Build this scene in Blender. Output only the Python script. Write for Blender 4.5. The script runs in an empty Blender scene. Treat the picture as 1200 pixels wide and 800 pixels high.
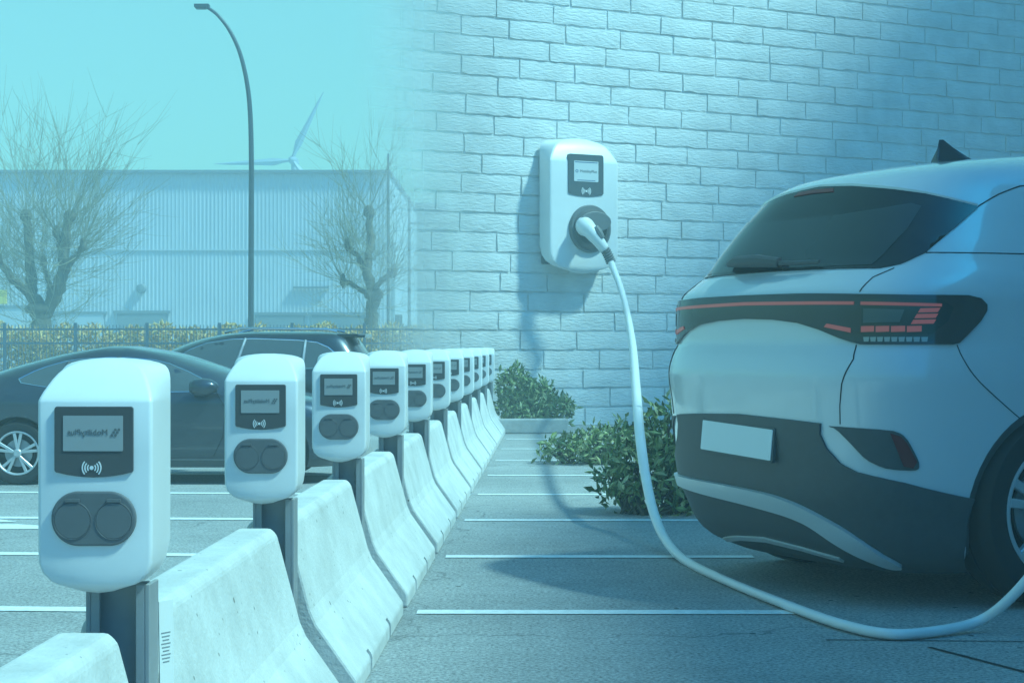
import bpy, bmesh, math, random
from mathutils import Vector, Matrix
from mathutils.geometry import delaunay_2d_cdt

random.seed(11)
R = math.radians
PI = math.pi
scene = bpy.context.scene
COL = scene.collection

# ------------------------------------------------------------------ helpers
def tag(o, label=None, cat=None, group=None, kind=None):
    if label: o['label'] = label
    if cat: o['category'] = cat
    if group: o['group'] = group
    if kind: o['kind'] = kind
    return o

def empty(name, loc=(0, 0, 0), rz=0.0, label=None, cat=None, group=None, scale=1.0):
    o = bpy.data.objects.new(name, None)
    o.empty_display_size = 0.2
    o.location = loc
    o.rotation_euler = (0, 0, rz)
    o.scale = (scale, scale, scale)
    COL.objects.link(o)
    return tag(o, label, cat, group)

def children(o):
    return [c for c in bpy.data.objects if c.parent == o]

def copy_tree(o, parent=None):
    kids = children(o)
    c = o.copy()
    COL.objects.link(c)
    c.parent = parent
    for k in kids:
        copy_tree(k, c)
    return c

class MB:
    """collects vertices and faces, becomes ONE mesh object"""
    def __init__(self):
        self.v = []; self.f = []
    def add(self, vs, fs):
        b = len(self.v)
        self.v += [tuple(p) for p in vs]
        self.f += [tuple(i + b for i in f) for f in fs]
    def box(self, c, s, rz=0.0, rx=0.0):
        m = Matrix.Rotation(rz, 3, 'Z') @ Matrix.Rotation(rx, 3, 'X')
        vs = []
        for z in (-.5, .5):
            for y in (-.5, .5):
                for x in (-.5, .5):
                    p = m @ Vector((x * s[0], y * s[1], z * s[2]))
                    vs.append((p.x + c[0], p.y + c[1], p.z + c[2]))
        self.add(vs, [(0, 2, 3, 1), (4, 5, 7, 6), (0, 1, 5, 4), (2, 6, 7, 3), (0, 4, 6, 2), (1, 3, 7, 5)])
    def prism(self, poly, lo, hi, axis='Z'):
        """poly: 2-D outline, extruded from lo to hi along axis"""
        def P(a, b, h):
            return {'Z': (a, b, h), 'Y': (a, h, b), 'X': (h, a, b)}[axis]
        n = len(poly)
        vs = [P(a, b, lo) for a, b in poly] + [P(a, b, hi) for a, b in poly]
        fs = [tuple(range(n - 1, -1, -1)), tuple(range(n, 2 * n))]
        fs += [(i, (i + 1) % n, n + (i + 1) % n, n + i) for i in range(n)]
        self.add(vs, fs)
    def tube(self, pts, rads, n=8, cap=True):
        pts = [Vector(p) for p in pts]
        if not isinstance(rads, (list, tuple)): rads = [rads] * len(pts)
        vs = []; fs = []
        up = None
        for i, p in enumerate(pts):
            d = (pts[min(i + 1, len(pts) - 1)] - pts[max(i - 1, 0)])
            if d.length < 1e-9: d = Vector((0, 0, 1))
            d.normalize()
            if up is None:
                up = d.orthogonal().normalized()
            else:
                up = up - d * up.dot(d)
                up = up.normalized() if up.length > 1e-6 else d.orthogonal().normalized()
            s = d.cross(up)
            for k in range(n):
                a = 2 * PI * k / n
                vs.append(p + (up * math.cos(a) + s * math.sin(a)) * rads[i])
        for i in range(len(pts) - 1):
            for k in range(n):
                a, b = i * n + k, i * n + (k + 1) % n
                fs.append((a, b, b + n, a + n))
        if cap:
            fs.append(tuple(range(n - 1, -1, -1)))
            fs.append(tuple((len(pts) - 1) * n + k for k in range(n)))
        self.add(vs, fs)
    def lathe(self, prof, axis='Z', n=32, c=(0, 0, 0), cap=True):
        """prof: list of (radius, height)"""
        vs = []; fs = []
        for r, h in prof:
            for k in range(n):
                a = 2 * PI * k / n
                x, y = r * math.cos(a), r * math.sin(a)
                p = {'Z': (x, y, h), 'Y': (x, h, y), 'X': (h, x, y)}[axis]
                vs.append((p[0] + c[0], p[1] + c[1], p[2] + c[2]))
        for i in range(len(prof) - 1):
            for k in range(n):
                a, b = i * n + k, i * n + (k + 1) % n
                fs.append((a, b, b + n, a + n))
        if cap:
            fs.append(tuple(range(n - 1, -1, -1)))
            fs.append(tuple((len(prof) - 1) * n + k for k in range(n)))
        self.add(vs, fs)
    def build(self, name, mat, parent=None, bevel=0.0, smooth=False, seg=2, angle=35):
        me = bpy.data.meshes.new(name)
        me.from_pydata(self.v, [], self.f)
        bm = bmesh.new(); bm.from_mesh(me)
        bmesh.ops.recalc_face_normals(bm, faces=bm.faces)
        if bevel:
            es = [e for e in bm.edges if len(e.link_faces) == 2 and e.calc_face_angle(0) > R(30)]
            bmesh.ops.bevel(bm, geom=es, offset=bevel, segments=seg, affect='EDGES', profile=.5, clamp_overlap=True)
        if smooth:
            for f in bm.faces: f.smooth = True
            for e in bm.edges:
                if len(e.link_faces) == 2 and e.calc_face_angle(0) > R(angle): e.smooth = False
        bm.to_mesh(me); bm.free()
        o = bpy.data.objects.new(name, me)
        me.materials.append(mat)
        COL.objects.link(o)
        o.parent = parent
        return o

def pchip(xs, ys, x):
    n = len(xs)
    if x <= xs[0]: return ys[0]
    if x >= xs[-1]: return ys[-1]
    h = [xs[i + 1] - xs[i] for i in range(n - 1)]
    d = [(ys[i + 1] - ys[i]) / h[i] for i in range(n - 1)]
    i = 0
    while x > xs[i + 1]: i += 1
    def slope(k):
        if k == 0: return d[0]
        if k == n - 1: return d[-1]
        if d[k - 1] * d[k] <= 0: return 0.0
        w1 = 2 * h[k] + h[k - 1]; w2 = h[k] + 2 * h[k - 1]
        return (w1 + w2) / (w1 / d[k - 1] + w2 / d[k])
    t = (x - xs[i]) / h[i]
    m0, m1 = slope(i) * h[i], slope(i + 1) * h[i]
    return ((2 * t**3 - 3 * t**2 + 1) * ys[i] + (t**3 - 2 * t**2 + t) * m0 + (-2 * t**3 + 3 * t**2) * ys[i + 1] + (t**3 - t**2) * m1)

# ------------------------------------------------------------------ materials
def new_mat(name):
    m = bpy.data.materials.new(name); m.use_nodes = True
    nt = m.node_tree
    b = nt.nodes['Principled BSDF']
    return m, nt, b

def mat(name, col, rough=.5, metal=0.0, var=0.0, scale=6.0, bump=0.0, bscale=60.0, coat=0.0, spec=None, emit=None, estr=0.0, detail=6):
    m, nt, b = new_mat(name)
    N = nt.nodes.new; L = nt.links.new
    b.inputs['Base Color'].default_value = (*col, 1)
    b.inputs['Roughness'].default_value = rough
    b.inputs['Metallic'].default_value = metal
    b.inputs['Coat Weight'].default_value = coat
    b.inputs['Coat Roughness'].default_value = .06
    if spec is not None: b.inputs['Specular IOR Level'].default_value = spec
    if emit:
        b.inputs['Emission Color'].default_value = (*emit, 1)
        b.inputs['Emission Strength'].default_value = estr
    if var or bump:
        tc = N('ShaderNodeTexCoord')
    if var:
        n1 = N('ShaderNodeTexNoise'); n1.inputs['Scale'].default_value = scale; n1.inputs['Detail'].default_value = detail
        n1.inputs['Roughness'].default_value = .65
        L(tc.outputs['Object'], n1.inputs['Vector'])
        rmp = N('ShaderNodeValToRGB')
        rmp.color_ramp.elements[0].position = .3; rmp.color_ramp.elements[1].position = .7
        rmp.color_ramp.elements[0].color = (*[c * (1 - var) for c in col], 1)
        rmp.color_ramp.elements[1].color = (*[min(1, c * (1 + var)) for c in col], 1)
        L(n1.outputs['Fac'], rmp.inputs['Fac']); L(rmp.outputs['Color'], b.inputs['Base Color'])
        mr = N('ShaderNodeMapRange'); mr.inputs['To Min'].default_value = max(.02, rough * .8); mr.inputs['To Max'].default_value = min(1, rough * 1.2)
        L(n1.outputs['Fac'], mr.inputs['Value']); L(mr.outputs['Result'], b.inputs['Roughness'])
    if bump:
        n2 = N('ShaderNodeTexNoise'); n2.inputs['Scale'].default_value = bscale; n2.inputs['Detail'].default_value = 5
        L(tc.outputs['Object'], n2.inputs['Vector'])
        bp = N('ShaderNodeBump'); bp.inputs['Strength'].default_value = bump; bp.inputs['Distance'].default_value = .02
        L(n2.outputs['Fac'], bp.inputs['Height']); L(bp.outputs['Normal'], b.inputs['Normal'])
    return m

def leaf_mat(name, cols, rough=.55):
    m, nt, b = new_mat(name)
    N = nt.nodes.new; L = nt.links.new
    g = N('ShaderNodeNewGeometry')
    rmp = N('ShaderNodeValToRGB')
    el = rmp.color_ramp.elements
    while len(el) < len(cols): el.new(.5)
    for i, c in enumerate(cols):
        el[i].position = i / (len(cols) - 1); el[i].color = (*c, 1)
    L(g.outputs['Random Per Island'], rmp.inputs['Fac'])
    L(rmp.outputs['Color'], b.inputs['Base Color'])
    b.inputs['Roughness'].default_value = rough
    return m

M = {}
M['white_plastic'] = mat('white_plastic', (.74, .74, .73), .38, var=.02, scale=9, bump=.01, bscale=400)
M['grey_plastic'] = mat('grey_plastic', (.13, .135, .14), .5, var=.06, scale=20)
M['black_gloss'] = mat('black_gloss', (.085, .087, .09), .2)
M['display'] = mat('display_glass', (.34, .35, .35), .2)
M['ink_soft'] = mat('ink_soft', (.14, .15, .15), .5)
M['display_lit'] = mat('display_lit', (.62, .64, .64), .25)
M['icon'] = mat('icon_print', (.75, .75, .75), .5)
M['ink'] = mat('ink_print', (.06, .06, .065), .6)
M['ink_blue'] = mat('ink_blue', (.05, .12, .25), .6)
M['galv'] = mat('galvanised_steel', (.38, .39, .40), .45, metal=.6, var=.12, scale=8)
M['post'] = mat('post_paint', (.30, .31, .32), .5, var=.08, scale=10)
M['paper'] = mat('paper', (.75, .75, .72), .8)
M['black_plastic'] = mat('black_plastic', (.075, .077, .08), .55, var=.1, scale=20)
M['rubber'] = mat('tyre_rubber', (.018, .018, .019), .8, var=.15, scale=30)
M['alloy'] = mat('alloy_silver', (.55, .56, .57), .35, metal=.4)
M['silver_trim'] = mat('silver_trim', (.64, .65, .66), .35, metal=.35)
M['chrome'] = mat('chrome', (.7, .7, .7), .12, metal=1)
M['car_white'] = mat('car_paint_white', (.62, .64, .66), .25, coat=.9)
M['car_slate'] = mat('car_paint_slate', (.045, .055, .07), .3, metal=.3, coat=1)
M['car_dark'] = mat('car_paint_dark', (.025, .03, .035), .3, metal=.3, coat=1)
M['glass_dark'] = mat('tinted_glass', (.012, .016, .018), .05, spec=.6)
M['glass_mid'] = mat('window_glass', (.09, .11, .115), .05, spec=.6)
M['glass_rear'] = mat('rear_glass', (.03, .04, .045), .04, spec=.7)
M['lamp_smoke'] = mat('lamp_cover', (.05, .048, .05), .08, spec=.6)
M['lamp_red'] = mat('lamp_red', (.36, .11, .10), .25, emit=(1, .22, .20), estr=.07)
M['reflector'] = mat('reflector_red', (.16, .02, .02), .2)
M['lamp_clear'] = mat('lamp_clear', (.35, .36, .36), .2, metal=.3)
M['plate'] = mat('plate_white', (.74, .75, .76), .4)
M['seam'] = mat('panel_gap', (.015, .015, .016), .8)
M['bark'] = mat('bark', (.15, .13, .09), .9, var=.35, scale=5, bump=.5, bscale=18)
M['twig'] = mat('twig', (.30, .27, .17), .85, var=.2, scale=3)
M['lampost'] = mat('lamp_post_paint', (.055, .075, .09), .45, metal=.2)
M['fence'] = mat('fence_blue', (.06, .10, .15), .5)
M['clad'] = mat('cladding', (.50, .52, .55), .5, var=.06, scale=.6)
M['clad_trim'] = mat('cladding_trim', (.20, .22, .24), .5)
M['turbine'] = mat('turbine_white', (.30, .34, .38), .5)
M['yellow'] = mat('yellow_sign', (.75, .55, .06), .5)
M['bin_dark'] = mat('container_paint', (.05, .07, .08), .6, var=.2, scale=2)
M['brick_grey'] = mat('grey_render', (.22, .23, .23), .8, var=.1, scale=1)
M['line'] = mat('road_paint', (.78, .78, .76), .75, var=.16, scale=22, bump=.3, bscale=60)
M['kerb'] = mat('kerb_concrete', (.42, .42, .40), .85, var=.15, scale=9, bump=.2)
M['leaf'] = leaf_mat('bush_leaf', [(.09, .14, .04), (.15, .22, .06), (.24, .30, .11), (.42, .44, .24)])
M['leaf_dry'] = leaf_mat('hedge_leaf', [(.34, .27, .08), (.60, .42, .13), (.76, .46, .17), (.80, .60, .26)], .7)
M['stem'] = mat('stem', (.09, .075, .05), .9)
M['sign_blue'] = mat('sign_blue', (.05, .16, .4), .5)

def concrete_mat():
    m, nt, b = new_mat('barrier_concrete')
    N = nt.nodes.new; L = nt.links.new
    tc = N('ShaderNodeTexCoord'); oi = N('ShaderNodeObjectInfo')
    add = N('ShaderNodeVectorMath'); add.operation = 'ADD'
    sc = N('ShaderNodeVectorMath'); sc.operation = 'SCALE'; sc.inputs['Scale'].default_value = 40
    comb = N('ShaderNodeCombineXYZ'); L(oi.outputs['Random'], comb.inputs[0]); L(oi.outputs['Random'], comb.inputs[2])
    L(comb.outputs[0], sc.inputs[0]); L(tc.outputs['Object'], add.inputs[0]); L(sc.outputs[0], add.inputs[1])
    n1 = N('ShaderNodeTexNoise'); n1.inputs['Scale'].default_value = 3.2; n1.inputs['Detail'].default_value = 9; n1.inputs['Roughness'].default_value = .7
    L(add.outputs[0], n1.inputs['Vector'])
    r1 = N('ShaderNodeValToRGB')
    r1.color_ramp.elements[0].position = .3; r1.color_ramp.elements[0].color = (.48, .48, .455, 1)
    r1.color_ramp.elements[1].position = .72; r1.color_ramp.elements[1].color = (.72, .72, .695, 1)
    L(n1.outputs['Fac'], r1.inputs['Fac'])
    # small air holes
    vo = N('ShaderNodeTexVoronoi'); vo.inputs['Scale'].default_value = 26
    L(add.outputs[0], vo.inputs['Vector'])
    n3 = N('ShaderNodeTexNoise'); n3.inputs['Scale'].default_value = 9; L(add.outputs[0], n3.inputs['Vector'])
    thr = N('ShaderNodeMapRange'); thr.inputs['From Min'].default_value = .50; thr.inputs['From Max'].default_value = .8
    thr.inputs['To Min'].default_value = .0; thr.inputs['To Max'].default_value = .26
    L(n3.outputs['Fac'], thr.inputs['Value'])
    lt = N('ShaderNodeMath'); lt.operation = 'LESS_THAN'; L(vo.outputs['Distance'], lt.inputs[0]); L(thr.outputs['Result'], lt.inputs[1])
    mx = N('ShaderNodeMix'); mx.data_type = 'RGBA'; L(lt.outputs[0], mx.inputs['Factor'])
    L(r1.outputs['Color'], mx.inputs['A']); mx.inputs['B'].default_value = (.20, .20, .18, 1)
    L(mx.outputs['Result'], b.inputs['Base Color'])
    b.inputs['Roughness'].default_value = .88
    n2 = N('ShaderNodeTexNoise'); n2.inputs['Scale'].default_value = 70; n2.inputs['Detail'].default_value = 6; L(add.outputs[0], n2.inputs['Vector'])
    sub = N('ShaderNodeMath'); sub.operation = 'SUBTRACT'; L(n2.outputs['Fac'], sub.inputs[0]); L(lt.outputs[0], sub.inputs[1])
    bp = N('ShaderNodeBump'); bp.inputs['Strength'].default_value = .35; bp.inputs['Distance'].default_value = .008
    L(sub.outputs[0], bp.inputs['Height']); L(bp.outputs['Normal'], b.inputs['Normal'])
    return m
M['concrete'] = concrete_mat()

def ground_mat():
    m, nt, b = new_mat('asphalt')
    N = nt.nodes.new; L = nt.links.new
    tc = N('ShaderNodeTexCoord')
    big = N('ShaderNodeTexNoise'); big.inputs['Scale'].default_value = .55; big.inputs['Detail'].default_value = 7; big.inputs['Roughness'].default_value = .6
    L(tc.outputs['Object'], big.inputs['Vector'])
    fine = N('ShaderNodeTexNoise'); fine.inputs['Scale'].default_value = 58; fine.inputs['Detail'].default_value = 4; fine.inputs['Roughness'].default_value = .75
    L(tc.outputs['Object'], fine.inputs['Vector'])
    mid = N('ShaderNodeTexNoise'); mid.inputs['Scale'].default_value = 9; mid.inputs['Detail'].default_value = 6
    L(tc.outputs['Object'], mid.inputs['Vector'])
    r = N('ShaderNodeValToRGB')
    r.color_ramp.elements[0].position = .34; r.color_ramp.elements[0].color = (.15, .152, .148, 1)
    r.color_ramp.elements[1].position = .68; r.color_ramp.elements[1].color = (.60, .60, .58, 1)
    L(fine.outputs['Fac'], r.inputs['Fac'])
    r2 = N('ShaderNodeValToRGB')
    r2.color_ramp.elements[0].position = .3; r2.color_ramp.elements[0].color = (.78, .78, .78, 1)
    r2.color_ramp.elements[1].position = .7; r2.color_ramp.elements[1].color = (1.1, 1.1, 1.1, 1)
    L(big.outputs['Fac'], r2.inputs['Fac'])
    r3 = N('ShaderNodeValToRGB')
    r3.color_ramp.elements[0].position = .3; r3.color_ramp.elements[0].color = (.88, .88, .88, 1)
    r3.color_ramp.elements[1].position = .7; r3.color_ramp.elements[1].color = (1.06, 1.06, 1.06, 1)
    L(mid.outputs['Fac'], r3.inputs['Fac'])
    m1 = N('ShaderNodeMix'); m1.data_type = 'RGBA'; m1.blend_type = 'MULTIPLY'; m1.inputs['Factor'].default_value = 1
    L(r.outputs['Color'], m1.inputs['A']); L(r2.outputs['Color'], m1.inputs['B'])
    m2 = N('ShaderNodeMix'); m2.data_type = 'RGBA'; m2.blend_type = 'MULTIPLY'; m2.inputs['Factor'].default_value = 1
    L(m1.outputs['Result'], m2.inputs['A']); L(r3.outputs['Color'], m2.inputs['B'])
    # scattered dark specks and a few stains
    vo = N('ShaderNodeTexVoronoi'); vo.inputs['Scale'].default_value = 3.3; L(tc.outputs['Object'], vo.inputs['Vector'])
    lt = N('ShaderNodeMath'); lt.operation = 'LESS_THAN'; lt.inputs[1].default_value = .045; L(vo.outputs['Distance'], lt.inputs[0])
    m3 = N('ShaderNodeMix'); m3.data_type = 'RGBA'; L(lt.outputs[0], m3.inputs['Factor'])
    L(m2.outputs['Result'], m3.inputs['A']); m3.inputs['B'].default_value = (.06, .06, .06, 1)
    L(m3.outputs['Result'], b.inputs['Base Color'])
    # hairline cracks
    cw = N('ShaderNodeTexNoise'); cw.inputs['Scale'].default_value = 1.6; cw.inputs['Detail'].default_value = 6; L(tc.outputs['Object'], cw.inputs['Vector'])
    cs = N('ShaderNodeVectorMath'); cs.operation = 'SCALE'; cs.inputs['Scale'].default_value = 1.1; L(cw.outputs['Color'], cs.inputs[0])
    ca = N('ShaderNodeVectorMath'); ca.operation = 'ADD'; L(tc.outputs['Object'], ca.inputs[0]); L(cs.outputs[0], ca.inputs[1])
    cv = N('ShaderNodeTexVoronoi'); cv.feature = 'DISTANCE_TO_EDGE'; cv.inputs['Scale'].default_value = .23; L(ca.outputs[0], cv.inputs['Vector'])
    cl = N('ShaderNodeMapRange'); cl.inputs['From Min'].default_value = .0; cl.inputs['From Max'].default_value = .0035; cl.inputs['To Min'].default_value = .55; cl.inputs['To Max'].default_value = 0; L(cv.outputs['Distance'], cl.inputs['Value'])
    m4 = N('ShaderNodeMix'); m4.data_type = 'RGBA'; L(cl.outputs['Result'], m4.inputs['Factor']); L(m3.outputs['Result'], m4.inputs['A']); m4.inputs['B'].default_value = (.07, .07, .07, 1)
    # oil stains
    os_ = N('ShaderNodeTexNoise'); os_.inputs['Scale'].default_value = .9; os_.inputs['Detail'].default_value = 3; L(tc.outputs['Object'], os_.inputs['Vector'])
    om = N('ShaderNodeMapRange'); om.inputs['From Min'].default_value = .62; om.inputs['From Max'].default_value = .78; om.inputs['To Max'].default_value = .5; L(os_.outputs['Fac'], om.inputs['Value'])
    m5 = N('ShaderNodeMix'); m5.data_type = 'RGBA'; L(om.outputs['Result'], m5.inputs['Factor']); L(m4.outputs['Result'], m5.inputs['A']); m5.inputs['B'].default_value = (.12, .12, .115, 1)
    L(m5.outputs['Result'], b.inputs['Base Color'])
    b.inputs['Roughness'].default_value = .9
    bp = N('ShaderNodeBump'); bp.inputs['Strength'].default_value = .8; bp.inputs['Distance'].default_value = .008
    L(fine.outputs['Fac'], bp.inputs['Height']); L(bp.outputs['Normal'], b.inputs['Normal'])
    return m
M['asphalt'] = ground_mat()

# wall: painted rough blocks whose left end dissolves, as in the photograph's soft blend
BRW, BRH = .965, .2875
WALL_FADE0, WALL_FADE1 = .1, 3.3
def wall_mat():
    m, nt, b = new_mat('painted_block')
    N = nt.nodes.new; L = nt.links.new
    tc = N('ShaderNodeTexCoord')
    sep = N('ShaderNodeSeparateXYZ'); L(tc.outputs['Object'], sep.inputs[0])
    cmb = N('ShaderNodeCombineXYZ'); L(sep.outputs['X'], cmb.inputs[0]); L(sep.outputs['Z'], cmb.inputs[1])
    n1 = N('ShaderNodeTexNoise'); n1.inputs['Scale'].default_value = 2.2; n1.inputs['Detail'].default_value = 7; L(tc.outputs['Object'], n1.inputs['Vector'])
    r = N('ShaderNodeValToRGB')
    r.color_ramp.elements[0].position = .3; r.color_ramp.elements[0].color = (.66, .66, .64, 1)
    r.color_ramp.elements[1].position = .7; r.color_ramp.elements[1].color = (.80, .80, .78, 1)
    L(n1.outputs['Fac'], r.inputs['Fac']); L(r.outputs['Color'], b.inputs['Base Color'])
    b.inputs['Roughness'].default_value = .75
    # scored rough faces
    mp = N('ShaderNodeMapping'); mp.inputs['Rotation'].default_value = (0, R(38), 0); mp.inputs['Scale'].default_value = (1, 1, 3.6)
    L(tc.outputs['Object'], mp.inputs['Vector'])
    n2 = N('ShaderNodeTexNoise'); n2.inputs['Scale'].default_value = 9.0; n2.inputs['Detail'].default_value = 7; n2.inputs['Roughness'].default_value = .62
    L(mp.outputs[0], n2.inputs['Vector'])
    bp = N('ShaderNodeBump'); bp.inputs['Strength'].default_value = .55; bp.inputs['Distance'].default_value = .04
    L(n2.outputs['Fac'], bp.inputs['Height']); L(bp.outputs['Normal'], b.inputs['Normal'])
    # dissolve towards the left end
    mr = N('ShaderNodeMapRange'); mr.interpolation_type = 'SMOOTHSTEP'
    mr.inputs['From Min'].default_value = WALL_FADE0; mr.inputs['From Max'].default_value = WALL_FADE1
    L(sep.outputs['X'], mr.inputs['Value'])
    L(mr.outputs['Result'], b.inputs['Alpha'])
    return m
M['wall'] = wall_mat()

# ------------------------------------------------------------------ camera (1200 px = 36 mm)
CAM_H = 1.2
F = 2016.0
def at(px, py, D):
    return Vector(((px - 600) * D / F, D, CAM_H - (py - 405) * D / F))
cam_d = bpy.data.cameras.new('camera')
cam = bpy.data.objects.new('camera', cam_d)
COL.objects.link(cam)
cam.location = (0, 0, CAM_H); cam.rotation_euler = (R(90), 0, 0)
cam_d.sensor_width = 36; cam_d.lens = 36 * F / 1200
cam_d.shift_y = 5 / 1200
cam_d.clip_start = .05; cam_d.clip_end = 2000
scene.camera = cam

ROW = math.atan(50 / F)             # the row of stations runs 1.4 deg to the right of the view
def rowpt(x, d, z=0.0):
    return Vector((x + d * math.tan(ROW), d, z))

# ------------------------------------------------------------------ ground and markings
g = MB()
g.add([(-85, -18, 0), (85, -18, 0), (85, 140, 0), (-85, 140, 0)], [(0, 1, 2, 3)])
tag(g.build('ground', M['asphalt']), kind='structure')

def strip(name, a, b, w, z=.004, m='line'):
    a = Vector(a); b = Vector(b); d = (b - a).normalized(); s = Vector((-d.y, d.x)) * w / 2
    q = MB(); q.add([(*(a - s), z), (*(b - s), z), (*(b + s), z), (*(a + s), z)], [(0, 1, 2, 3)])
    return tag(q.build(name, M[m]), kind='structure')

SP = 2.04
D0 = 3.6
for k in range(11):
    d = D0 + SP * (k + 2) + .07
    p = rowpt(-.62, d)
    c, s = math.cos(ROW), math.sin(ROW)
    L_ = 1.75 if k < 8 else 1.3
    strip('parking_line', (p.x, p.y), (p.x + L_ * c, p.y - L_ * s * .3), .115)
for k in range(6):
    d = D0 + SP * (k + 2) + .10
    p = rowpt(-1.35, d)
    strip('parking_line', (p.x, p.y), (p.x - 6.0, p.y + .34), .13)
# painted bay symbol (car outline and plug), far left
sy = MB()
def flat(poly, z=.004): sy.add([(x, y, z) for x, y in poly], [tuple(range(len(poly)))])
bx, by = -3.62, 11.25
flat([(bx - .62, by), (bx + .60, by), (bx + .60, by + .16), (bx + .30, by + .30), (bx - .62, by + .30)])
flat([(bx - .5, by + .42), (bx + .25, by + .46), (bx + .05, by + .66), (bx - .5, by + .70)])
flat([(bx + .42, by + 1.1), (bx + .80, by + 1.2), (bx + .86, by + 1.55), (bx + .5, by + 1.5)])
tag(sy.build('painted_bay_symbol', M['line']), kind='structure')
# joints in the paving near the car
strip('paving_joint', (2.62, 6.95 * 1.0), (1.28, 7.02), .012, .003, 'seam')
strip('paving_joint', (1.66, 6.85), (2.2, 5.6), .022, .003, 'seam')

# ------------------------------------------------------------------ concrete barriers
PROF = [(-.10, .0), (.305, .0), (.305, .062), (.175, .25), (.152, .30), (.070, .590), (.055, .605),
        (-.055, .605), (-.070, .590), (-.152, .30), (-.175, .25), (-.305, .062), (-.305, .0)]
PROF = [(.305, 0), (.305, .062), (.168, .255), (.148, .30), (.072, .585), (.052, .605),
        (-.052, .605), (-.072, .585), (-.148, .30), (-.168, .255), (-.305, .062), (-.305, 0)]
BAR_L = SP - .24
def make_barrier():
    q = MB()
    ys = [0, BAR_L]
    # keep slots for fork lifting at the foot: foot split in feet and raised soffit
    q.prism(PROF, 0, BAR_L, 'Y')
    o = q.build('concrete_barrier', M['concrete'], bevel=.010, seg=2)
    cut = MB()
    for y0 in (BAR_L * .26, BAR_L * .66):
        cut.box((0, y0, .0), (1, .055, .17))
    c = cut.build('cutter', M['concrete'])
    bo = o.modifiers.new('b', 'BOOLEAN'); bo.object = c; bo.operation = 'DIFFERENCE'; bo.solver = 'EXACT'
    dg = bpy.context.evaluated_depsgraph_get()
    me = bpy.data.meshes.new_from_object(o.evaluated_get(dg))
    o.modifiers.clear(); o.data = me
    bpy.data.objects.remove(c)
    return o

ORD = ['nearest', 'second', 'third', 'fourth', 'fifth', 'sixth', 'seventh', 'eighth', 'ninth', 'tenth', 'eleventh']
BX = -.978
bar = make_barrier()
NB = 11
for i in range(NB):
    o = bar if i == 0 else bar.copy()
    if i: COL.objects.link(o)
    d = D0 - SP + .22 + SP * i
    o.location = rowpt(BX, d); o.rotation_euler = (0, 0, -ROW)
    if i == 0:
        lab = 'nearest pale concrete barrier, cut off at the bottom left, before the largest charging station'
    elif i == NB - 1:
        lab = 'farthest small concrete barrier, ending at the last charging station by the bush'
    else:
        lab = '%s pale concrete barrier from the front, between the %s and %s charging stations' % (ORD[i], ORD[i - 1], ORD[i])
    tag(o, lab, 'barrier', 'concrete barriers in the charging row')

# ------------------------------------------------------------------ charging stations
def housing_mesh(mb, hw_s=1.0, h_s=1.0, dep=1.0, n_c=4):
    """front cover: slices from bottom to top, front at y=0, bottom at z=0, 0.243 wide, 0.494 high, 0.19 deep"""
    # z, half width of the front, front y, half width of the back, back y
    lv = [(0, .012, .030, .012, .060), (.004, .034, .020, .034, .064), (.0125, .058, .010, .058, .074), (.020, .082, .005, .082, .084), (.027, .096, .003, .097, .094), (.045, .1135, .001, .115, .124), (.066, .1205, 0, .121, .154), (.10, .1214, 0, .1214, .188),
          (.2, .1214, 0, .1214, .19), (.3, .1214, 0, .1214, .19), (.402, .1214, 0, .1214, .19), (.406, .1212, .0015, .1214, .19), (.412, .1195, .005, .1214, .19), (.424, .1150, .015, .1214, .19), (.437, .1085, .026, .1214, .19), (.450, .1020, .038, .1212, .19),
          (.462, .094, .050, .1195, .19), (.471, .086, .061, .116, .19), (.478, .076, .071, .110, .19), (.484, .063, .080, .097, .188), (.4890, .047, .089, .077, .185), (.4925, .030, .097, .050, .180), (.4945, .014, .106, .022, .174)]
    rings = []
    for z, hw, fy, hb, by_ in lv:
        hw *= hw_s; hb *= hw_s; z *= h_s; fy *= dep; by_ *= dep
        ch = min(.009 * hw_s, hw * .4)
        cd = min(.010 * dep, (by_ - fy) * .4)
        pts = []
        for k in range(7):
            x = -hw + ch + (2 * hw - 2 * ch) * k / 6
            u = x / max(hw - ch, 1e-6)
            pts.append((x, fy + .005 * dep * u * u))
        hm_ = hw * .45 + hb * .55
        for k in range(1, n_c + 1):
            a = PI / 2 * k / (n_c + 1)
            pts.append((hw - ch + ch * math.sin(a), fy + .005 * dep + cd * (1 - math.cos(a))))
        pts.append((hw, fy + .005 * dep + cd)); pts.append((hm_, by_ * .55 + fy * .45)); pts.append((hb * .995, by_ - .012 * dep)); pts.append((max(hb - .012 * hw_s, hb * .8), by_))
        pts.append((-max(hb - .012 * hw_s, hb * .8), by_)); pts.append((-hb * .995, by_ - .012 * dep)); pts.append((-hm_, by_ * .55 + fy * .45)); pts.append((-hw, fy + .005 * dep + cd))
        for k in range(n_c, 0, -1):
            a = PI / 2 * k / (n_c + 1)
            pts.append((-hw + ch - ch * math.sin(a), fy + .005 * dep + cd * (1 - math.cos(a))))
        rings.append([(x, y, z) for x, y in pts])
    n = len(rings[0])
    vs = [p for r in rings for p in r]
    fs = []
    for i in range(len(rings) - 1):
        for k in range(n):
            a, b = i * n + k, i * n + (k + 1) % n
            fs.append((a, b, b + n, a + n))
    fs.append(tuple(range(n - 1, -1, -1))); fs.append(tuple((len(rings) - 1) * n + k for k in range(n)))
    mb.add(vs, fs)

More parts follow.
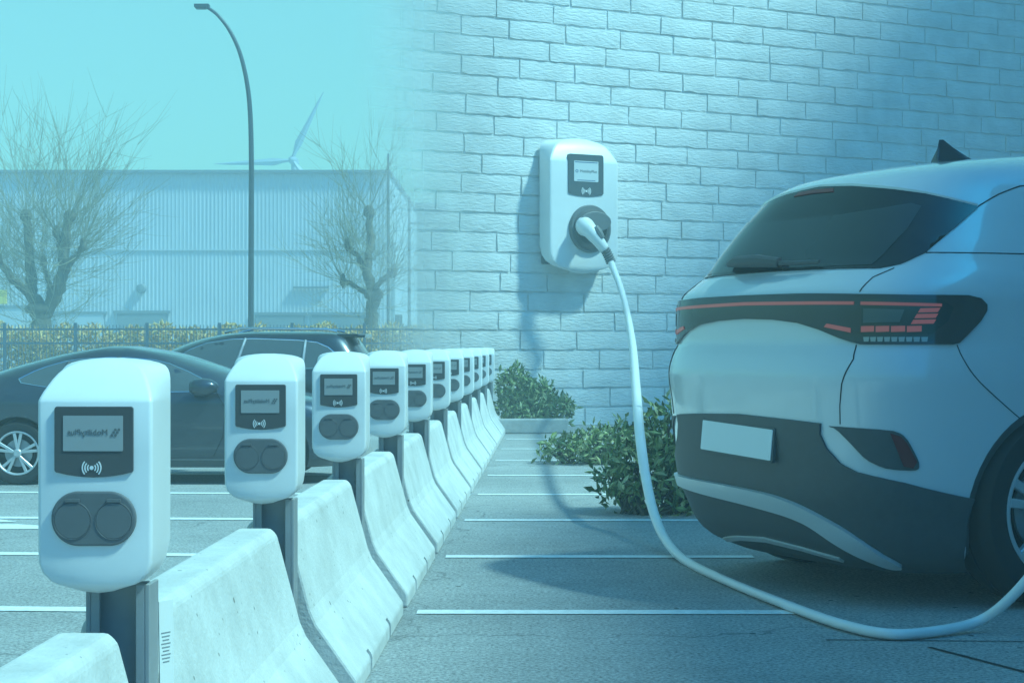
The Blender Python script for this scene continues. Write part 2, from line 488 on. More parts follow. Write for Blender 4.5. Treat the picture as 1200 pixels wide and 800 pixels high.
def rrect(w, h, r, n=6, bow=0.0):
    pts = []
    for cx, cz, a0 in ((w / 2 - r, h / 2 - r, 0), (-w / 2 + r, h / 2 - r, 90), (-w / 2 + r, -h / 2 + r, 180), (w / 2 - r, -h / 2 + r, 270)):
        if bow and a0 == 270:
            for k in range(1, 8):
                u = -1 + 2 * k / 8
                pts.append((u * (w / 2 - r), -h / 2 - bow * (1 - u * u)))
        for k in range(n + 1):
            a = R(a0 + 90 * k / n)
            pts.append((cx + r * math.cos(a), cz + r * math.sin(a)))
    return pts

def plate(name, m, parent, poly, cx, cz, y0, y1, bevel=0.0, sx=1.0, sz=1.0):
    q = MB(); q.prism([(cx + x * sx, cz + z * sz) for x, z in poly], y0, y1, 'Y')
    return q.build(name, m, parent, bevel=bevel)

def ring2d(mb, cx, cz, r0, r1, a0, a1, y0, y1, n=18):
    pts = [(cx + r1 * math.cos(R(a0 + (a1 - a0) * k / n)), cz + r1 * math.sin(R(a0 + (a1 - a0) * k / n))) for k in range(n + 1)]
    pts += [(cx + r0 * math.cos(R(a1 - (a1 - a0) * k / n)), cz + r0 * math.sin(R(a1 - (a1 - a0) * k / n))) for k in range(n + 1)]
    mb.prism(pts, y0, y1, 'Y')

def rfid_icon(parent, cx, cz, s, y0, y1):
    q = MB()
    q.prism([(cx + .0042 * s * math.cos(2 * PI * k / 14), cz + .0042 * s * math.sin(2 * PI * k / 14)) for k in range(14)], y0, y1, 'Y')
    for r in (.0085, .0140, .0195):
        ring2d(q, cx, cz, (r - .0012) * s, (r + .0013) * s, -42, 42, y0, y1, 10)
        ring2d(q, cx, cz, (r - .0012) * s, (r + .0013) * s, 138, 222, y0, y1, 10)
    return q.build('contactless_symbol', M['icon'], parent)

def text_mesh(name, body, size, m, parent, loc, mirror=False, align='CENTER'):
    cu = bpy.data.curves.new(name, 'FONT')
    cu.body = body; cu.size = size; cu.align_x = align; cu.align_y = 'CENTER'; cu.extrude = .0006
    to = bpy.data.objects.new(name, cu); COL.objects.link(to)
    bpy.context.view_layer.update()
    me = bpy.data.meshes.new_from_object(to.evaluated_get(bpy.context.evaluated_depsgraph_get()))
    bpy.data.objects.remove(to)
    mt = Matrix.Translation(loc) @ Matrix.Rotation(R(90), 4, 'X')
    if mirror: mt = mt @ Matrix.Scale(-1, 4, (1, 0, 0))
    me.transform(mt)
    me.materials.clear(); me.materials.append(m)
    o = bpy.data.objects.new(name, me); COL.objects.link(o); o.parent = parent
    return o

def make_station():
    root = empty('charging_station')
    zb = .679
    q = MB(); housing_mesh(q)
    q.v = [(x, y, z + zb) for x, y, z in q.v]
    q.build('housing', M['white_plastic'], root, smooth=True, angle=28)
    # screen panel with curved lower edge
    pan = plate('screen_panel', M['black_gloss'], root, rrect(.166, .138, .006, bow=.010), 0, zb + .325, -.003, .02, bevel=.0012)
    dsp = plate('display', M['display'], pan, rrect(.126, .074, .002), -.001, zb + .338, -.0046, -.0032)
    text_mesh('display_text', 'MobilityPlus', .0175, M['ink_soft'], dsp, (-.012, -.0050, zb + .340), mirror=True)
    lg = MB()
    for dx, dz in ((0, 0), (.0075, .0), (.00375, .006), (.00375, -.006), (-.0037, .006), (.0112, -.006)):
        lg.prism([(.050 - dx + .0028 * math.cos(k * PI / 5), zb + .340 + dz + .0028 * math.sin(k * PI / 5)) for k in range(10)], -.0056, -.0045, 'Y')
    lg.build('display_logo', M['ink_soft'], dsp)
    rfid_icon(pan, -.004, zb + .266, 1.0, -.0048, -.0032)
    # double socket panel
    so = plate('socket_panel', M['grey_plastic'], root, rrect(.178, .114, .0565, n=14), 0, zb + .160, -.007, .02, bevel=.004)
    for sx in (-.0435, .0435):
        ld = MB()
        ring2d(ld, sx, zb + .156, .0385, .0400, 100, 440, -.0085, -.0068, 40)
        ld.prism([(sx + .0372 * math.cos(2 * PI * k / 40), zb + .156 + .0372 * math.sin(2 * PI * k / 40)) for k in range(40)], -.0082, -.0069, 'Y')
        ld.box((sx, -.0084, zb + .198), (.030, .004, .007))
        ld.build('socket_lid', M['grey_plastic'], so, bevel=.0004, seg=1)
    # steel post: channel with side flanges and a base plate
    p = MB()
    x0, x1 = -.040, .097
    p.box(((x0 + x1) / 2, .135, .345), (x1 - x0 - .02, .008, .69))
    p.box((x0 + .005, .125, .345), (.010, .085, .69)); p.box((x1 - .005, .125, .345), (.010, .085, .69))
    p.box((x0 + .020, .086, .345), (.020, .006, .69)); p.box((x1 - .020, .086, .345), (.020, .006, .69))
    p.build('post', M['post'], root, bevel=.0015, seg=1)
    b = MB(); b.box(((x0 + x1) / 2, .125, .006), (.17, .12, .012)); b.build('base_plate', M['galv'], root)
    return root

CX = -.964
st = make_station()
NS = 11
st_labels = [
    'nearest and largest white charging station, at the left front of the row',
    'second white charging station from the front, before the nose of the dark saloon',
    'third white charging station from the front, at the tail of the dark estate car',
    'fourth white charging station from the front of the row, its socket panel fully in view',
    'fifth white charging station from the front, left part hidden by the fourth',
    'sixth white charging station from the front, half hidden by the fifth',
    'seventh white charging station, between the sixth and eighth of the row',
    'eighth white charging station, fourth from the far end of the row',
    'ninth white charging station, third from the far end of the row',
    'tenth white charging station, last but one at the far end of the row',
    'farthest and smallest white charging station, beside the green bush at the wall']
for i in range(NS):
    o = st if i == 0 else copy_tree(st)
    o.location = rowpt(CX, D0 + SP * i); o.rotation_euler = (0, 0, -ROW)
    tag(o, st_labels[i], 'charging station', 'charging stations along the barrier row')
# instruction sheet hanging by the nearest post
q = MB(); q.box((0, 0, 0), (.040, .003, .34))
o = q.build('paper_notice', M['paper'])
o.location = rowpt(-.855, D0 + .19, .47); o.rotation_euler = (0, R(-1), R(52))
tag(o, 'white paper notice with lines of print beside the nearest post', 'notice')
for k in range(9):
    t = MB(); t.box((-.002, -.002, .10 - k * .008), (.026 - .004 * (k % 3), .001, .0022)); c_ = t.build('print_line', M['post'], o)

# ------------------------------------------------------------------ cars: bodies built from horizontal outlines
#SURF-BEGIN
class Car:
    """levels: (z, rear y, half width, rear corner depth, k1, k2, front y, front corner depth)"""
    def __init__(self, lv):
        self.c = list(zip(*lv))
    def lev(self, z):
        return [pchip(self.c[0], self.c[i], z) for i in range(1, 8)]
    def S(self, t, z):
        """t: 0 rear centre, +-1 end of the rear corner, beyond that along the side (2 m per unit)"""
        r, w, L, k1, k2, f, Lf = self.lev(z)
        s = 1 if t >= 0 else -1
        a = abs(t)
        if a <= 1:
            b1, b2, b3 = 3 * (1 - a)**2 * a, 3 * (1 - a) * a * a, a**3
            return (s * (b1 * k1 * w + b2 * w + b3 * w), r + b2 * k2 * L + b3 * L, z)
        return (s * w, r + L + (a - 1) * 2, z)
    def ring(self, z, n=18, ns=26):
        r, w, L, k1, k2, f, Lf = self.lev(z)
        half = [self.S(i / n, z)[:2] for i in range(n + 1)]
        y0, y1 = r + L, f - Lf
        half += [(w, y0 + (y1 - y0) * i / ns) for i in range(1, ns)]
        for i in range(n, -1, -1):
            a = i / n
            b1, b2, b3 = 3 * (1 - a)**2 * a, 3 * (1 - a) * a * a, a**3
            half.append((b1 * .72 * w + b2 * w + b3 * w, f - (b2 * .25 * Lf + b3 * Lf)))
        return half
    def side_x(self, y, z):
        h = self.ring(z, 14, 4)
        for i in range(len(h) - 1):
            if h[i][1] <= y <= h[i + 1][1] and h[i + 1][1] > h[i][1]:
                u = (y - h[i][1]) / (h[i + 1][1] - h[i][1])
                return h[i][0] + (h[i + 1][0] - h[i][0]) * u
        return min(h[0][0], h[-1][0]) if False else 0.0
EV = Car([
    (.14, .36, .76, .75, .80, .10, 4.25, .8),
    (.20, .22, .82, .80, .82, .08, 4.36, .9),
    (.26, .15, .85, .83, .82, .08, 4.42, .9),
    (.36, .10, .868, .85, .80, .06, 4.50, 1.0),
    (.47, .055, .895, .90, .78, .05, 4.56, 1.0),
    (.60, .035, .91, .92, .78, .05, 4.58, 1.0),
    (.74, .02, .92, .92, .78, .05, 4.57, 1.0),
    (.84, .01, .925, .92, .78, .05, 4.56, 1.0),
    (.95, .00, .93, .92, .78, .05, 4.52, 1.0),
    (1.04, .025, .928, .92, .78, .05, 4.42, 1.0),
    (1.10, .055, .925, .92, .78, .05, 4.25, .95),
    (1.27, .06, .925, .92, .78, .05, 3.55, .8),
    (1.31, .075, .92, .92, .78, .05, 3.42, .8),
    (1.36, .13, .91, .92, .76, .05, 3.30, .8),
    (1.42, .20, .885, .90, .74, .06, 3.20, .8),
    (1.50, .25, .845, .85, .74, .08, 3.02, .8),
    (1.60, .315, .79, .82, .74, .10, 2.84, .8),
    (1.70, .385, .735, .80, .72, .12, 2.66, .8),
    (1.78, .45, .69, .80, .70, .15, 2.52, .8),
    (1.83, .54, .65, .78, .68, .18, 2.42, .8),
    (1.88, .76, .58, .66, .66, .22, 2.28, .7),
    (1.93, 1.12, .46, .46, .60, .28, 2.10, .4),
    (1.96, 1.42, .32, .26, .56, .3, 1.95, .2),
    (1.97, 1.58, .18, .12, .55, .3, 1.86, .1),
])
EV_POS = (1.078, 8.307); EV_YAW = 1.0903; EV_S = 1.1097
#SURF-END

def resample(poly, h):
    out = []
    for i in range(len(poly)):
        a, b = poly[i], poly[(i + 1) % len(poly)]
        n = max(1, int(math.hypot(b[0] - a[0], b[1] - a[1]) / h))
        out += [(a[0] + (b[0] - a[0]) * k / n, a[1] + (b[1] - a[1]) * k / n) for k in range(n)]
    return out

def smooth_poly(poly, it=1):
    for _ in range(it):
        q = []
        for i in range(len(poly)):
            a, b = poly[i], poly[(i + 1) % len(poly)]
            q.append((a[0] * .8 + b[0] * .2, a[1] * .8 + b[1] * .2)); q.append((a[0] * .2 + b[0] * .8, a[1] * .2 + b[1] * .8))
        poly = q
    return poly

def inside(p, poly):
    c = False; j = len(poly) - 1
    for i in range(len(poly)):
        if (poly[i][1] > p[1]) != (poly[j][1] > p[1]) and p[0] < (poly[j][0] - poly[i][0]) * (p[1] - poly[i][1]) / (poly[j][1] - poly[i][1]) + poly[i][0]:
            c = not c
        j = i
    return c

def patch(name, m, parent, poly, fn, off, thick, h=.04, flip=1):
    """a panel of real thickness that follows the surface fn(u, v), standing off (m) proud of it"""
    bd = resample(poly, h)
    xs = [p[0] for p in poly]; ys = [p[1] for p in poly]
    pts = list(bd)
    x = min(xs) + h * .5
    while x < max(xs):
        y = min(ys) + h * .5
        while y < max(ys):
            if inside((x, y), poly) and min((x - p[0])**2 + (y - p[1])**2 for p in bd) > (h * .45)**2:
                pts.append((x, y))
            y += h
        x += h
    n = len(bd)
    res = delaunay_2d_cdt([Vector(p) for p in pts], [(i, (i + 1) % n) for i in range(n)], [], 1, 1e-6)
    vs2, fs2 = res[0], res[2]
    def nrm(u, v):
        e = .004
        a = Vector(fn(u + e, v)) - Vector(fn(u - e, v)); b = Vector(fn(u, v + e)) - Vector(fn(u, v - e))
        return a.cross(b).normalized() * flip
    top = []; bot = []
    for p in vs2:
        q = Vector(fn(p.x, p.y)); nn = nrm(p.x, p.y)
        top.append(q + nn * off); bot.append(q + nn * (off - thick))
    mb = MB(); k = len(top)
    fs = [tuple(f) for f in fs2]
    cnt = {}
    for f in fs:
        for i in range(len(f)):
            a, b = f[i], f[(i + 1) % len(f)]
            cnt[(min(a, b), max(a, b))] = cnt.get((min(a, b), max(a, b)), 0) + 1
    allf = fs + [tuple(i + k for i in reversed(f)) for f in fs]
    for f in fs:
        for i in range(len(f)):
            a, b = f[i], f[(i + 1) % len(f)]
            if cnt[(min(a, b), max(a, b))] == 1: allf.append((b, a, a + k, b + k))
    mb.add(top + bot, allf)
    return mb.build(name, m, parent, smooth=True, angle=50)

def mirror_half(h):
    return h + [(-t, z) for t, z in reversed(h) if abs(t) > 1e-6]

def ribbon(mb, fn, line, w, off, n=10):
    pts = []
    for i in range(len(line) - 1):
        for k in range(n):
            u = k / n
            pts.append(Vector(fn(line[i][0] + (line[i + 1][0] - line[i][0]) * u, line[i][1] + (line[i + 1][1] - line[i][1]) * u)))
    pts.append(Vector(fn(*line[-1])))
    mb.tube(pts, w, n=6)

def car_shell(car, zs, m, parent, arches, ra, name='body'):
    rings = []
    for z in zs:
        h = car.ring(z)
        rings.append([(x, y, z) for x, y in h] + [(-x, y, z) for x, y in h[-2:0:-1]])
    n = len(rings[0])
    mb = MB()
    fs = [(i * n + k, i * n + (k + 1) % n, (i + 1) * n + (k + 1) % n, (i + 1) * n + k) for i in range(len(rings) - 1) for k in range(n)]
    fs.append(tuple(range(n - 1, -1, -1))); fs.append(tuple((len(rings) - 1) * n + k for k in range(n)))
    mb.add([p for r in rings for p in r], fs)
    o = mb.build(name, m, None)
    cut = MB()
    for y, z in arches:
        for sx in (-1, 1):
            cut.lathe([(ra, .55), (ra, 1.2)] if sx > 0 else [(ra, -1.2), (ra, -.55)], 'X', 64, (0, y, z))
    c = cut.build('cutter', M['black_plastic'])
    bo = o.modifiers.new('b', 'BOOLEAN'); bo.object = c; bo.operation = 'DIFFERENCE'; bo.solver = 'EXACT'
    me = bpy.data.meshes.new_from_object(o.evaluated_get(bpy.context.evaluated_depsgraph_get()))
    o.modifiers.clear(); o.data = me
    bpy.data.objects.remove(c)
    me.materials.clear(); me.materials.append(m); me.materials.append(M['black_plastic'])
    for f in me.polygons: f.use_smooth = True
    for p in me.polygons:
        c_ = p.center
        if any((c_.y - y)**2 + (c_.z - z)**2 < (ra * 1.005)**2 for y, z in arches) and abs(c_.x) < 5:
            p.material_index = 1
        elif c_.z < zs[0] + .004: p.material_index = 1
        elif False: pass
    bm = bmesh.new(); bm.from_mesh(me)
    for e in bm.edges:
        if len(e.link_faces) == 2 and e.calc_face_angle(0) > R(38): e.smooth = False
    bm.to_mesh(me); bm.free()
    o.parent = parent
    return o

def wheel(parent, x, y, z, r, w, spokes=5, rim=.70):
    s = 1 if x > 0 else -1
    prof = [(r * .62, -w / 2), (r * .80, -w * .52), (r * .93, -w * .50), (r * .985, -w * .40), (r, -w * .25), (r, -w * .03), (r * .985, -w * .02), (r * .985, w * .02), (r, w * .03), (r, w * .25), (r * .985, w * .40),
            (r * .93, w * .50), (r * .80, w * .52), (r * rim, w * .47), (r * rim * .97, w * .36), (r * rim * .96, w * .05), (r * .3, w * .04)]
    q = MB(); q.lathe([(a, h * s) for a, h in prof], 'X', 56, (x, y, z))
    t = q.build('wheel', M['rubber'], parent, smooth=True)
    q = MB()
    rr = r * rim
    q.lathe([(rr * .985, s * w * .40), (rr * 1.01, s * w * .47), (rr * .95, s * w * .49), (rr * .90, s * w * .44), (rr * .90, s * w * .30), (rr * .985, s * w * .30)], 'X', 48, (x, y, z), False)
    q.lathe([(rr * .0001, s * w * .50), (rr * .15, s * w * .50), (rr * .20, s * w * .44), (rr * .20, s * w * .30)], 'X', 24, (x, y, z))
    for k in range(spokes):
        a = 2 * PI * k / spokes + .3
        for da, wd in ((-.17, .062), (.17, .062)):
            pts = []
            for rad, off in ((.15, 0), (.92, da)):
                aa = a + off
                c, sn_ = math.cos(aa), math.sin(aa)
                ww = wd * rr * (1.15 if rad > .5 else .9)
                pts.append((c * rad * rr - sn_ * ww, sn_ * rad * rr + c * ww)); pts.append((c * rad * rr + sn_ * ww, sn_ * rad * rr - c * ww))
            poly = [pts[0], pts[1], pts[3], pts[2]]
            h0, h1 = sorted((s * w * .34, s * w * .455))
            q.prism([(y + a_, z + b_) for a_, b_ in poly], x + h0 + (da > 0) * .0015, x + h1 + (da > 0) * .0015, 'X')
    q.build('rim', M['alloy'], t, bevel=.004, seg=1)
    q = MB(); q.lathe([(rr * .62, s * w * .12), (rr * .62, s * w * .18), (rr * .2, s * w * .18)], 'X', 32, (x, y, z))
    q.build('brake_disc', M['galv'], t)
    return t

# ---- the pale electric crossover by the wall
car = empty('parked_car', (*EV_POS, 0), -EV_YAW, 'pale electric crossover seen from behind with red light bar across its tailgate', 'car', scale=EV_S)
zs = [.14 + (1.97 - .14) * k / 92 for k in range(93)]
car_shell(EV, zs, M['car_white'], car, [(.98, .40), (3.72, .40)], .44)
S = EV.S
win = [(0, 1.404), (.25, 1.402), (.44, 1.398), (.505, 1.414), (.585, 1.462), (.68, 1.572), (.745, 1.655), (.735, 1.668), (.63, 1.696), (.535, 1.72), (.4, 1.744), (.18, 1.776), (0, 1.79)]
wn = patch('rear_window', M['glass_dark'], car, mirror_half(win), S, .006, .016, .03)
# clear middle pane of the tailgate glass and the tinted band above it
pane = [(0, 1.412), (.40, 1.410), (.50, 1.56), (.535, 1.66), (.49, 1.674), (.36, 1.655), (.2, 1.642), (0, 1.638)]
patch('glass_pane', M['glass_rear'], wn, mirror_half(pane), S, .0085, .004, .03)
q = MB(); ribbon(q, lambda t, z: tuple(Vector(S(t, z)) + Vector((0, -.004, 0))), mirror_half([(0, 1.795), (.18, 1.781), (.4, 1.749), (.535, 1.725), (.63, 1.701), (.745, 1.668)])[::-1][0:0] or [(-.745, 1.668), (-.63, 1.701), (-.535, 1.725), (-.4, 1.749), (-.18, 1.781), (0, 1.795), (.18, 1.781), (.4, 1.749), (.535, 1.725), (.63, 1.701), (.745, 1.668)], .011, 0)
q.build('spoiler_edge', M['car_white'], car, smooth=True)
bl = [(0, 1.772), (.09, 1.768), (.10, 1.752), (0, 1.756)]
patch('brake_lamp', M['reflector'], wn, mirror_half(bl), S, .010, .006, .03)
light = [(0, 1.297), (.20, 1.295), (.42, 1.287), (.60, 1.283), (.775, 1.283), (.81, 1.272), (.826, 1.248), (.826, 1.222), (.81, 1.180), (.755, 1.092), (.74, 1.086), (.435, 1.086), (.40, 1.094), (.355, 1.112), (.275, 1.148), (.195, 1.176), (.1, 1.192), (0, 1.198)]
tl = patch('tail_light', M['lamp_smoke'], car, mirror_half(light), S, .012, .03, .03)
def lamp_strip(name, m, poly, off=.016, both=True):
    for s_ in ((1, -1) if both else (1,)):
        patch(name, m, tl, [(t * s_, z) for t, z in (poly if s_ > 0 else reversed(poly))], S, off, .006, .025)
patch('light_bar', M['lamp_red'], tl, mirror_half([(0, 1.270), (.41, 1.260), (.41, 1.247), (0, 1.256)]), S, .016, .006, .03)
lamp_strip('light_bar', M['lamp_red'], [(.435, 1.259), (.70, 1.250), (.70, 1.238), (.435, 1.246)])
for k in range(4):
    a = .438 + k * .052
    lamp_strip('lamp_segment', M['lamp_red'], [(a, 1.160), (a + .046, 1.161), (a + .046, 1.138), (a, 1.136)])
for k in range(3):
    z0 = 1.168 + k * .023
    lamp_strip('lamp_segment', M['lamp_red'], [(.606 + k * .011, z0), (.676 + k * .006, z0 + .002), (.684 + k * .006, z0 + .019), (.614 + k * .011, z0 + .017)])
lamp_strip('lamp_segment', M['lamp_red'], [(.30, 1.158), (.40, 1.134), (.40, 1.153), (.31, 1.172)])
lamp_strip('lamp_lens', M['glass_mid'], [(.445, 1.232), (.585, 1.226), (.57, 1.176), (.445, 1.174)], .0155)
lamp_strip('lamp_cover', M['glass_rear'], [(.438, 1.272), (.70, 1.266), (.735, 1.235), (.72, 1.18), (.67, 1.126), (.438, 1.124)], .0128)
for k in range(9):
    a = .447 + k * .024
    lamp_strip('indicator_facet', M['lamp_clear'], [(a, 1.116), (a + .021, 1.1165), (a + .0195, 1.096), (a + .003, 1.0955)])
bump = [(0, .785), (.20, .773), (.312, .764), (.308, .72), (.33, .664), (.38, .604), (.44, .572), (.61, .532), (.815, .462), (.80, .40), (.785, .32), (.75, .2), (.72, .15), (.40, .15), (0, .15)]
bm_ = patch('rear_bumper', M['black_plastic'], car, mirror_half(bump), S, .012, .03, .035)
trim = [(-.58, .486), (-.3, .480), (-.07, .472), (.10, .455), (.175, .434), (.235, .410), (.35, .344), (.44, .264), (.525, .19), (.46, .184), (.38, .225), (.3, .272), (.215, .342), (.14, .372), (0, .398), (-.09, .410), (-.3, .430), (-.58, .442)]
patch('bumper_trim', M['silver_trim'], bm_, smooth_poly(smooth_poly(trim)), S, .030, .03, .03)
cr = [(0, .405), (.14, .378), (.215, .348), (.3, .278), (.38, .232), (.46, .19)]
low = [(0, .25), (.12, .235), (.26, .205), (.26, .188), (.12, .218), (0, .232)]
patch('diffuser_lip', M['silver_trim'], bm_, mirror_half(low), S, .020, .015, .03)
rec = [(.335, .756), (.57, .744), (.605, .728), (.625, .70), (.655, .62), (.655, .59), (.64, .582), (.58, .584), (.535, .592), (.475, .624), (.42, .69), (.37, .745)]
for s_ in (1, -1):
    po = [(t * s_, z) for t, z in (rec if s_ > 0 else rec[::-1])]
    rc = patch('bumper_recess', M['black_plastic'], car, smooth_poly(po), S, .006, .02, .03)
    rf = [(.565, .733), (.60, .72), (.618, .695), (.648, .618), (.635, .592), (.605, .60)]
    patch('reflector', M['reflector'], rc, [(t * s_, z) for t, z in (rf if s_ > 0 else rf[::-1])], S, .012, .01, .03)
# number plate (blank, as in the photograph)
q = MB(); q.prism(rrect(.545, .150, .012), -.014, .004, 'Y')
pl = q.build('number_plate', M['black_plastic'], car, bevel=.002)
pl.location = (0, .018, .672); pl.rotation_euler = (R(-4), R(2.4), 0)
q = MB(); q.prism(rrect(.525, .130, .006), -.0175, -.012, 'Y'); q.build('plate_face', M['plate'], pl)
# panel gaps
gp = lambda t, z: tuple(Vector(S(t, z)))
for s_ in (1, -1):
    for line, rr_ in (([(.49, 1.398), (.435, 1.36), (.42, 1.30)], .0026), ([(.42, 1.085), (.43, 1.028), (.40, .928), (.388, .84), (.385, .764)], .0026), ([(.585, 1.462), (.75, 1.461), (.99, 1.461)], .0026),
                      ([(.752, 1.085), (.84, .93), (.93, .785)], .0022), ([(.745, 1.662), (.805, 1.72), (.865, 1.76), (.99, 1.79), (1.3, 1.80)], .003), ([(.423, 1.285), (.42, 1.18), (.42, 1.09)], .004)):
        q = MB(); ribbon(q, gp, [(t * s_, z) for t, z in line], rr_, 0)
        q.build('panel_gap', M['seam'], car)
# side glass (mostly outside the frame)
for s_ in (1, -1):
    po = [(.905, 1.465), (.93, 1.50), (.99, 1.60), (1.10, 1.70), (1.35, 1.74), (1.62, 1.70), (1.75, 1.47)]
    patch('side_window', M['glass_dark'], car, [(t * s_, z) for t, z in (po if s_ > 0 else po[::-1])], S, .005, .012, .05)
for sx in (.80, -.80):
    for y in (.98, 3.72):
        wheel(car, sx, y, .40, .40, .235)
# wheel arch cladding, sills and underfloor
for s_ in (1, -1):
    for y0 in (.98, 3.72):
        q = MB()
        ring = []
        for k in range(33):
            a = R(-25 + 230 * k / 32)
            ring.append((y0 + .445 * math.cos(a), .40 + .445 * math.sin(a)))
        vs = []; fs = []
        for k, (yy, zz) in enumerate(ring):
            xo = max(EV.side_x(yy, max(zz, .15)), .5) + .004
            dy, dz = (yy - y0) / .445, (zz - .40) / .445
            vs += [(s_ * xo, yy, zz), (s_ * (xo - .012), yy - dy * .035, zz - dz * .035), (s_ * (xo - .20), yy - dy * .030, zz - dz * .030), (s_ * (xo - .20), yy + dy * .004, zz + dz * .004)]
        for k in range(32):
            for j in range(4):
                a, b = k * 4 + j, k * 4 + (j + 1) % 4
                fs.append((a, b, b + 4, a + 4))
        q.add(vs, fs)
        q.build('arch_cladding', M['black_plastic'], car, smooth=True)
q = MB(); q.box((0, 2.3, .26), (1.30, 3.9, .18)); q.build('underfloor', M['black_plastic'], car)
# roof antenna
q = MB()
vs = []; fs = []
fin = [(-.02, .0, .024), (-.005, .06, .018), (.005, .10, .010), (.03, .102, .008), (.09, .068, .014), (.18, .028, .018), (.26, .0, .010)]
for y, hgt, wd in fin:
    vs += [(-wd, y, -.03), (-wd * .9, y, hgt * .35), (0, y + .004, hgt), (wd * .9, y, hgt * .35), (wd, y, -.03)]
for i in range(len(fin) - 1):
    for j in range(5):
        a, b = i * 5 + j, i * 5 + (j + 1) % 5
        fs.append((a, b, b + 5, a + 5))
fs += [(0, 1, 2, 3, 4), tuple(30 + k for k in (4, 3, 2, 1, 0))]
fs = [f for f in fs if max(f) < len(vs)]
q.add(vs, fs); an = q.build('roof_antenna', M['car_slate'], car, smooth=True, angle=60)
an.location = (0, 1.14, 1.94)
# rear wiper
q = MB()
def wp(t, z, o): 
    e = .004
    a = Vector(S(t + e, z)) - Vector(S(t - e, z)); b = Vector(S(t, z + e)) - Vector(S(t, z - e))
    return Vector(S(t, z)) + a.cross(b).normalized() * o
q.tube([wp(0.04, 1.425, .03), wp(-.04, 1.43, .045), wp(-.14, 1.435, .045), wp(-.20, 1.437, .03)], [.022, .030, .026, .012], 10)
q.tube([wp(-.10, 1.425, .035), wp(.10, 1.417, .03), wp(.20, 1.416, .028)], [.012, .010, .008], 8)
q.build('rear_wiper', M['black_plastic'], car, smooth=True)

# ---- dark saloon parked across, behind the first stations
SED = Car([
    (.18, .30, .80, .6, .8, .2, 4.25, .7), (.30, .10, .86, .7, .8, .15, 4.42, .8), (.5, .03, .89, .75, .8, .1, 4.47, .9), (.7, .0, .905, .75, .8, .1, 4.44, .9), (.85, .02, .905, .75, .8, .1, 4.25, .9),
    (.93, .05, .89, .75, .8, .1, 3.85, .8), (1.0, .12, .86, .75, .75, .1, 3.50, .8), (1.1, .30, .80, .75, .75, .1, 3.24, .8), (1.2, .55, .745, .8, .75, .12, 2.98, .7), (1.3, .88, .69, .8, .72, .15, 2.68, .7),
    (1.38, 1.20, .63, .6, .7, .2, 2.40, .5), (1.43, 1.50, .54, .25, .65, .25, 2.12, .2), (1.46, 1.72, .36, .05, .6, .3, 1.9, .05)])
sed = empty('parked_car', (-4.97, 15.55, 0), R(-90), 'dark slate saloon with silver wheels parked side-on behind the nearest charging station', 'car', 'dark cars parked behind the stations', .82)
car_shell(SED, [.18 + 1.28 * k / 54 for k in range(55)], M['car_slate'], sed, [(.86, .345), (3.55, .345)], .375)
def side(car_, s_):
    return lambda y, z: (s_ * car_.side_x(y, z), y, z)
for s_ in (1, -1):
    fn = side(SED, s_)
    dlo = smooth_poly([(.80, 1.085), (1.05, 1.22), (1.38, 1.315), (1.9, 1.345), (2.35, 1.30), (2.72, 1.15), (2.98, .985), (2.2, .975), (1.2, 1.02)], 1)
    sw = patch('side_window', M['glass_mid'], sed, dlo, fn, .005, .014, .07, flip=s_)
    q = MB()
    ribbon(q, fn, dlo + dlo[:1], .008, 0, 2); q.build('window_trim', M['chrome'], sed)
    q = MB()
    ribbon(q, lambda y, z: tuple(Vector(fn(y, z)) + Vector((s_ * .006, 0, 0))), [(1.30, 1.02), (1.36, 1.29)], .022, 0, 4); ribbon(q, lambda y, z: tuple(Vector(fn(y, z)) + Vector((s_ * .006, 0, 0))), [(2.02, .985), (1.88, 1.335)], .03, 0, 4)
    q.build('door_pillar', M['black_plastic'], sed)
    for line in ([(1.30, 1.02), (1.22, .75), (1.26, .45), (1.40, .30)], [(2.02, .98), (2.06, .7), (2.03, .3)], [(2.95, .98), (3.06, .80), (3.02, .5), (2.92, .3)]):
        q = MB(); ribbon(q, fn, line, .004, 0); q.build('panel_gap', M['seam'], sed)
    for y in (1.50, 2.24):
        q = MB()
        q.tube([Vector(fn(y, .86)) + Vector((s_ * .012, 0, 0)), Vector(fn(y + .09, .865)) + Vector((s_ * .028, 0, 0)), Vector(fn(y + .2, .87)) + Vector((s_ * .012, 0, 0))], .013, 8)
        q.build('door_handle', M['car_slate'], sed, smooth=True)
    q = MB(); vs = []
    q.lathe([(.001, -.15), (.06, -.14), (.095, -.09), (.10, .0), (.085, .08), (.05, .14), (.001, .16)], 'Y', 20, (0, 0, 0))
    mr = q.build('door_mirror', M['car_slate'], sed, smooth=True, angle=80)
    mr.location = (s_ * 1.0, 2.84, 1.03); mr.scale = (1.0, 1.0, .95); mr.rotation_euler = (0, 0, 0)
    q = MB(); q.tube([(s_ * .80, 2.88, .96), (s_ * .96, 2.84, .985)], .028, 8); q.build('mirror_arm', M['black_plastic'], mr if False else sed)
    # crease scoop on the doors and lower sill strip
    q = MB(); ribbon(q, fn, [(1.2, .30), (2.0, .265), (3.1, .26)], .018, 0); q.build('sill_trim', M['black_plastic'], sed)
for sx in (.79, -.79):
    for y in (.86, 3.55):
        wheel(sed, sx, y, .335, .335, .21, 5)
ws = [(3.40, .0)]
q = MB(); q.box((0, 2.2, .22), (1.2, 3.4, .1)); q.build('underfloor', M['black_plastic'], sed)

